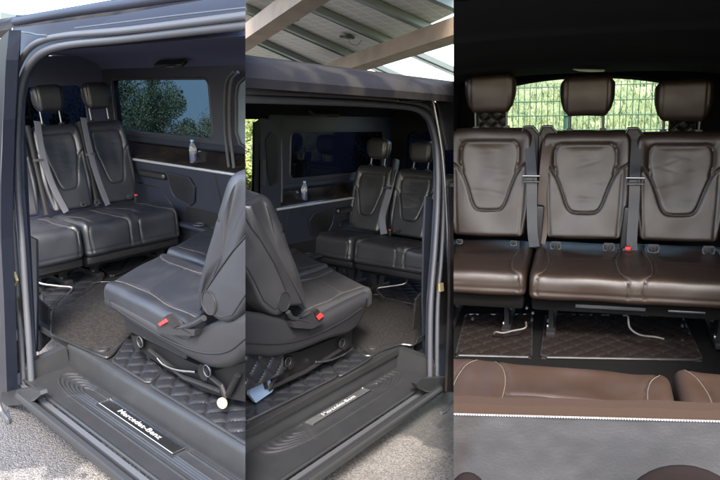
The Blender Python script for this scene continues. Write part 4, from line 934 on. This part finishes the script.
def on_liner(u, v):            # where the line of sight meets the headliner
    for y in np.arange(-1.6, 1.4, .01):
        p = U(K, u, v, 'y', y)
        if p[2] > hl((p[0] + 1.3) / 2.6, (1.42 - y) / 3.05)[2]: return p - np.array([0, 0, .014])
    return p
lo_ = part('cabin_lamp', g_prism([tuple(on_liner(u, v)) for u, v in [(573, 67), (579, 68.6), (591, 69.4), (604, 69.0), (605, 67.8), (590, 67.4)]], (0, 0, .006)), lampm, sm=False)
def qpanel(u0, u1, v0, v1, y, label):
    a = U(K, u0, v1, 'y', y); b = U(K, u1, v0, 'y', y)
    return quilt_mat('quilted_panel', K, [(0, 0), (b[0] - a[0], 0), (b[0] - a[0], b[2] - a[2]), (0, b[2] - a[2])], 0, .06, quilt, label, par=van3, tr=Matrix.Translation(Vector(a)) @ Matrix.Rotation(math.radians(90), 4, 'X'))
qpanel(479, 506, 112, 140, .80, 'black quilted luggage cover panel showing under the left headrest of the right van')
qpanel(668, 696, 118, 145, .80, 'black quilted luggage cover panel showing under the right headrest of the right van')
# bench
SEATS = [(-.528, .262, 1.085, 1.285), (.018, .262, 1.06, 1.252), (.523, .252, 1.045, 1.212)]
HR = (.148, .118)
def belts3(sr, pts, wd=.06, M_=belt): V, F = g_ribbon(spline(pts, 8), (1, 0, 0), wd); return mesh('seat_belt', V, F, M_, K, sr)
sL = thing('bench_seat', K, 'single brown-black rear seat at the left of the right van', 'car seat')
make_cushion(K, sL, -.80, -.262, -.565, .14, .415, .275, brown, [-.531], .538, roll=.075)
make_backrest(K, sL, SEATS[0][0], .0, .455, .15, SEATS[0][2], SEATS[0][1], brown, zh=SEATS[0][3], hr=HR)
sR = thing('bench_seat', K, 'double brown-black rear bench in the right half of the right van', 'car seat')
make_cushion(K, sR, -.245, .805, -.575, .14, .415, .268, brown, [.018, .54], .525, roll=.075)
for q in SEATS[1:]: make_backrest(K, sR, q[0], .0, .455, .15, q[2], q[1], brown, zh=q[3], hr=HR)
for sr, x0, x1 in ((sL, -.79, -.275), (sR, -.235, .80)):
    V, F = g_box(((x0 + x1) / 2, -.26, .235), (x1 - x0, .50, .08), .02); mesh('seat_pan', V, F, floor3, K, sr)
    seat_base(K, sr, x0, x1, -.50, .0, .20)
V, F = g_box((.16, -.515, .235), (.34, .006, .018), .003); mesh('pan_slot', V, F, rubberD, K, sR)
V, F = g_box((.52, -.517, .235), (.17, .006, .012), .003); mesh('pan_strip', V, F, steel, K, sR)
for x in (.02 - .15, .02 + .14, .54 - .145, .54 + .135): anchor(K, sR, x, -.045, .425, 1.)
for x in (-.69, -.37): anchor(K, sL, x, -.045, .43, .6)
# belts hang from padded guides between the seats
for sr, gx, gz, hook in ((sL, -.300, .985, -1), (sR, -.195, .985, 1), (sR, .275, .965, -1)):
    tw = mesh('belt_tower', *[q for q in g_prism([(gx - .045, .16, .55), (gx + .045, .16, .55), (gx + .05, .15, gz + .06), (gx + .02, .15, gz + .10), (gx - .03, .15, gz + .10), (gx - .05, .15, gz + .05)], (0, .07, 0))], plastic, K, sr, False)
    V, F = g_box((gx, .148, gz - .07), (.055, .006, .24), .003); mesh('tower_webbing', V, F, beltB, K, tw)
    V, F = g_tube([(gx - .05, .15, gz + .05), (gx - .03, .145, gz + .10), (gx + .02, .145, gz + .10), (gx + .05, .15, gz + .06)], .008, 8); mesh('tower_trim', V, F, leather, K, tw)
belts3(sL, [(-.300, .145, 1.03), (-.285, .06, .90), (-.272, -.005, .80), (-.268, -.03, .62), (-.262, -.045, .50), (-.25, -.05, .41)], .058)
belts3(sR, [(-.195, .14, 1.02), (-.205, .06, .88), (-.215, .02, .7), (-.205, .0, .52), (-.215, -.02, .42)], .05, beltB)
belts3(sR, [(.292, .145, 1.01), (.285, .06, .88), (.283, -.01, .80), (.283, -.035, .62), (.280, -.05, .48), (.285, -.055, .405)], .056)
for sr, x, z in ((sL, -.275, .815), (sR, .283, .805)):
    V, F = g_tube([(x - .048, -.03, z + .012), (x + .048, -.03, z + .012), (x + .044, -.045, z - .018), (x - .04, -.045, z - .018)], .006, 8, True); mesh('belt_guide', V, F, steel, K, sr)
    V, F = g_box((x - .01, -.05, z - .005), (.05, .012, .02), .005); mesh('guide_clip', V, F, rubberD, K, sr)
for x in (.255, .82):
    V, F = g_box((x, -.07, .405), (.05, .035, .05), .01); bk = mesh('buckle', V, F, plastic, K, sR)
    V, F = g_box((x + .005, -.085, .43), (.032, .03, .018), .005); mesh('buckle_button', V, F, red, K, bk)
for x, z in ((-.252, .52), (.232, .52)):
    V, F = g_box((x + .02, .0, z), (.05, .06, .26), .015, rot=Matrix.Rotation(.06, 3, 'Y')); mesh('recliner_cover', V, F, plastic, K, sR)
# release bars and small hardware under the seats
V, F = g_tube(spline([U(K, u, v, 'y', yy) for u, v, yy in [(526, 322, -.45), (525, 328, -.48), (512, 331, -.50), (503, 333, -.52), (496, 332, -.52), (494, 334, -.52)]], 5), .006, 8); mesh('release_bar', V, F, dimsteel, K, sL)
V, F = g_tube(spline([U(K, u, v, 'y', yy) for u, v, yy in [(628, 316, -.45), (630, 328, -.48), (640, 335, -.50), (655, 337, -.52), (664, 339, -.52)]], 5), .006, 8); mesh('release_bar', V, F, dimsteel, K, sR)
for (u, v, sr) in ((527, 307, sL), (533, 312, sR), (532, 319, sR), (548, 320, sR), (473, 318, sL), (682, 325, sR), (682, 339, sR)):
    c = U(K, u, v, 'y', -.47); V, F = g_disc(c, (0, -1, 0), .007, .02, 10); mesh('bolt', V, F, blackmetal if v > 315 else steel, K, sr)
G3 = 'brown quilted mats under the right van seats'
quilt_mat('quilted_mat', K, [tuple(U(K, u, v, 'z', .0)[:2]) for u, v in [(456, 357), (466, 316), (532, 316), (531, 359)]], .0, .075, quiltB, 'brown quilted mat on the floor under the single seat of the right van', group=None)
quilt_mat('quilted_mat', K, [tuple(U(K, u, v, 'z', .0)[:2]) for u, v in [(541, 359), (546, 316), (682, 318), (702, 362)]], .0, .075, quiltB, 'wide brown quilted mat on the floor under the double bench of the right van', group=None)
# middle row: cushions seen over the nearest backrest
def mid3(x0, x1, y, cent, pitch, label):
    sr = thing('rear_facing_seat', K, label, 'car seat', base=Matrix.Translation(((x0 + x1) / 2, y, 0)) @ Rz(180), group='taupe middle-row seats')
    hw = (x1 - x0) / 2
    make_cushion(K, sr, -hw, hw, 0, 1.02, .43, .28, taupe, cent, pitch, roll=.06, mid=.27)
    V, F = g_box((0, .5, .22), (2 * hw - .04, .9, .10), .03); mesh('seat_pan', V, F, plastic, K, sr)
    return sr
m2 = mid3(-.97, .318, -1.60, [-.322, .322], .644, 'wide taupe middle-row cushion across the lower left and centre of the right van')
m3 = mid3(.335, .86, -1.55, [0], .525, 'taupe middle-row cushion at the lower right corner of the right van')
# the nearest backrest: taupe roll on top, white stitching, grey scuffed back
bl, br = U(K, 440, 404, 'z', .82), U(K, 735, 411.5, 'z', .82)
fb = thing('backrest_panel', K, 'grey-backed seat backrest with white stitching across the bottom of the right van', 'seat back')
def along(t, dy, z): q = bl + (br - bl) * t; return (q[0], q[1] + dy, z)
pr = [(.12, .50), (.10, .70), (.075, .80), (.035, .822), (.012, .815), (.0, .795)]
V = []; F = []
for i in range(41):
    t = -.05 + 1.1 * i / 40
    for dy, z in pr: V.append(along(t, dy, z + .0015 * math.sin(t * 19)))
for i in range(40):
    for j in range(5): a = i * 6 + j; F.append((a, a + 1, a + 7, a + 6))
mesh('top_roll', V, F, rollm, K, fb)
def bf(a, b):
    t = -.05 + 1.1 * a; q = along(t, -.004 - .03 * b + .012 * math.sin(3.1 * a) * b, .796 - .55 * b)
    n_ = mn.noise(Vector((t * 5, b * 5, .3))) * .004 + mn.noise(Vector((t * 16, b * 14, 3.3))) * .0015; return (q[0], q[1] + n_, q[2])
bk_ = mesh('back_cover', *g_grid(bf, 130, 90), grey_face, K, fb)
mb = MB(); N_ = 118
for i in range(N_):
    t = -.05 + 1.1 * (i + .5) / N_; a = Vector(along(t, -.008, .799)); dv = Vector((br - bl)).normalized()
    j1 = Vector((0, 0, rng.uniform(-.0006, .0006))); mb.add(*g_tube([a - dv * .0021, a - dv * .0010, a + dv * .0010, a + dv * .0021 + j1], [.0008, .0019, .0019, .0008], 6))
mb.build('stitching', bead, K, fb)
V, F = g_tube([along(-.05 + 1.1 * i / 20, -.003, .798) for i in range(21)], .0026, 6); mesh('seam_welt', V, F, taupe, K, fb)
for (u, v, r, hz, lb) in ((469, 490, .050, .040, 'small dark headrest top at the lower left, before the grey backrest'), (686, 497, .115, .066, 'wide dark headrest top at the lower right, before the grey backrest')):
    c = U(K, u, v, 'y', -2.85)
    V, F = g_grid(lambda a, b: (c[0] + r * math.copysign(abs(math.cos(a * 6.283)) ** .8, math.cos(a * 6.283)) * math.sin(b * math.pi / 1), c[1] + .03 * math.sin(a * 6.283) * math.sin(b * math.pi), c[2] - .06 + (hz + .06) * math.cos(b * math.pi)), 40, 20)
    tag(mesh('headrest', V, F, darkh, K), lb, 'headrest')
# outside the tailgate: grassy bank and welded mesh fence
def bank(a, b):
    x = -9 + 18 * a; y = 3.2 + 15 * b; z = -.35 + 5.2 * smooth(b, .04, 1.0) ** 1.0 + .14 * mn.noise(Vector((x * .9, y * .9, 0))) + .05 * mn.noise(Vector((x * 4, y * 4, 0))); return (x, y, z)
tag(mesh('grassy_bank', *g_grid(bank, 120, 120), grassm, K), kind='structure')
V = []; F = []
for i in range(26000):
    a, b = rng.uniform(.30, .70), rng.uniform(0.02, .8); p = Vector(bank(a, b)); h = rng.uniform(.05, .16); an = rng.uniform(0, 6.28); s_ = Vector((math.cos(an), math.sin(an), 0)) * rng.uniform(.008, .02)
    j = len(V); V += [p - s_, p + s_, p + Vector((rng.uniform(-.06, .06), rng.uniform(-.06, .06), h))]; F.append((j, j + 1, j + 2))
tag(mesh('grass', V, F, bladem, K, None, False, recalc=False), 'pale green grass tufts on the bank behind the mesh fence', 'grass', kind='stuff')
fe = thing('mesh_fence', K, 'green welded wire mesh fence behind the rear window of the right van', 'fence')
yF = 3.9; mb = MB(); x = -2.6; ztop = 1.075
while x < 2.6: mb.add(*g_tube([(x, yF, -.3), (x, yF, ztop)], .0042, 4)); x += .062
for i in range(13):
    for dy in (-.007, .007): mb.add(*g_tube([(-2.6, yF + dy, ztop - .04 - i * .145), (2.6, yF + dy, ztop - .04 - i * .165)], .0058, 4))
mb.build('wire_mesh', greenp, K, fe)
for x in (-.17, 2.3, -2.5):
    V, F = g_box((x, yF + .03, .37), (.06, .05, 1.42), .006); mesh('fence_post', V, F, greenp, K, fe)

# ------------------------------------------------------------------ each van is shown as its own cut-away: cut along the two upright seams
bpy.context.view_layer.update()
def seam_plane(u):               # world plane through the seam
    n = RW.T @ np.array([FPX, 0, -(u - 360.)]); return Vector(n).normalized()
N1, N2 = seam_plane(245.4), seam_plane(453.6); E0 = Vector(EW)
LIM = {0: [(N1, 1)], 1: [(N1, -1), (N2, 1)], 2: [(N2, -1)]}      # clear the side where sign * n.(p-eye) > 0
for o, k in OBJ:
    if o.type != 'MESH': continue
    mw = o.matrix_world.copy(); A = np.array(mw); co = np.empty(len(o.data.vertices) * 3, np.float32); o.data.vertices.foreach_get('co', co)
    P_ = co.reshape(-1, 3) @ A[:3, :3].T + A[:3, 3]
    for n, sg in LIM[k]:
        dd = sg * ((P_ - np.array(E0)) @ np.array(n))
        if dd.max() <= 0: continue
        bm = bmesh.new(); bm.from_mesh(o.data)
        closed = all(len(e.link_faces) == 2 for e in bm.edges)
        if dd.min() > 0: bm.clear()
        else:
            iv = mw.inverted(); pc = iv @ E0; pn = (mw.to_3x3().transposed() @ n).normalized() * sg
            r = bmesh.ops.bisect_plane(bm, geom=bm.verts[:] + bm.edges[:] + bm.faces[:], dist=1e-6, plane_co=pc, plane_no=pn, clear_outer=True)
            if closed:
                es = [e for e in r['geom_cut'] if isinstance(e, bmesh.types.BMEdge)]
                try: bmesh.ops.triangle_fill(bm, edges=es, use_beauty=True, use_dissolve=False)
                except Exception: pass
        bm.to_mesh(o.data); bm.free()
        co = np.empty(len(o.data.vertices) * 3, np.float32); o.data.vertices.foreach_get('co', co)
        if len(co) == 0: break
        P_ = co.reshape(-1, 3) @ A[:3, :3].T + A[:3, 3]
def prune(o):
    for c in list(o.children): prune(c)
    if not o.children and (o.type == 'EMPTY' or (o.type == 'MESH' and len(o.data.polygons) == 0)):
        bpy.data.objects.remove(o)
for o in [q for q in COL.objects if q.parent is None and q.type in ('EMPTY', 'MESH')]: prune(o)
# a mesh emptied by the cut that still has children cannot stay as a part: hand its children up
for o in [q for q in COL.objects if q.type == 'MESH' and len(q.data.polygons) == 0]:
    for c in list(o.children): c.parent = o.parent
    bpy.data.objects.remove(o)
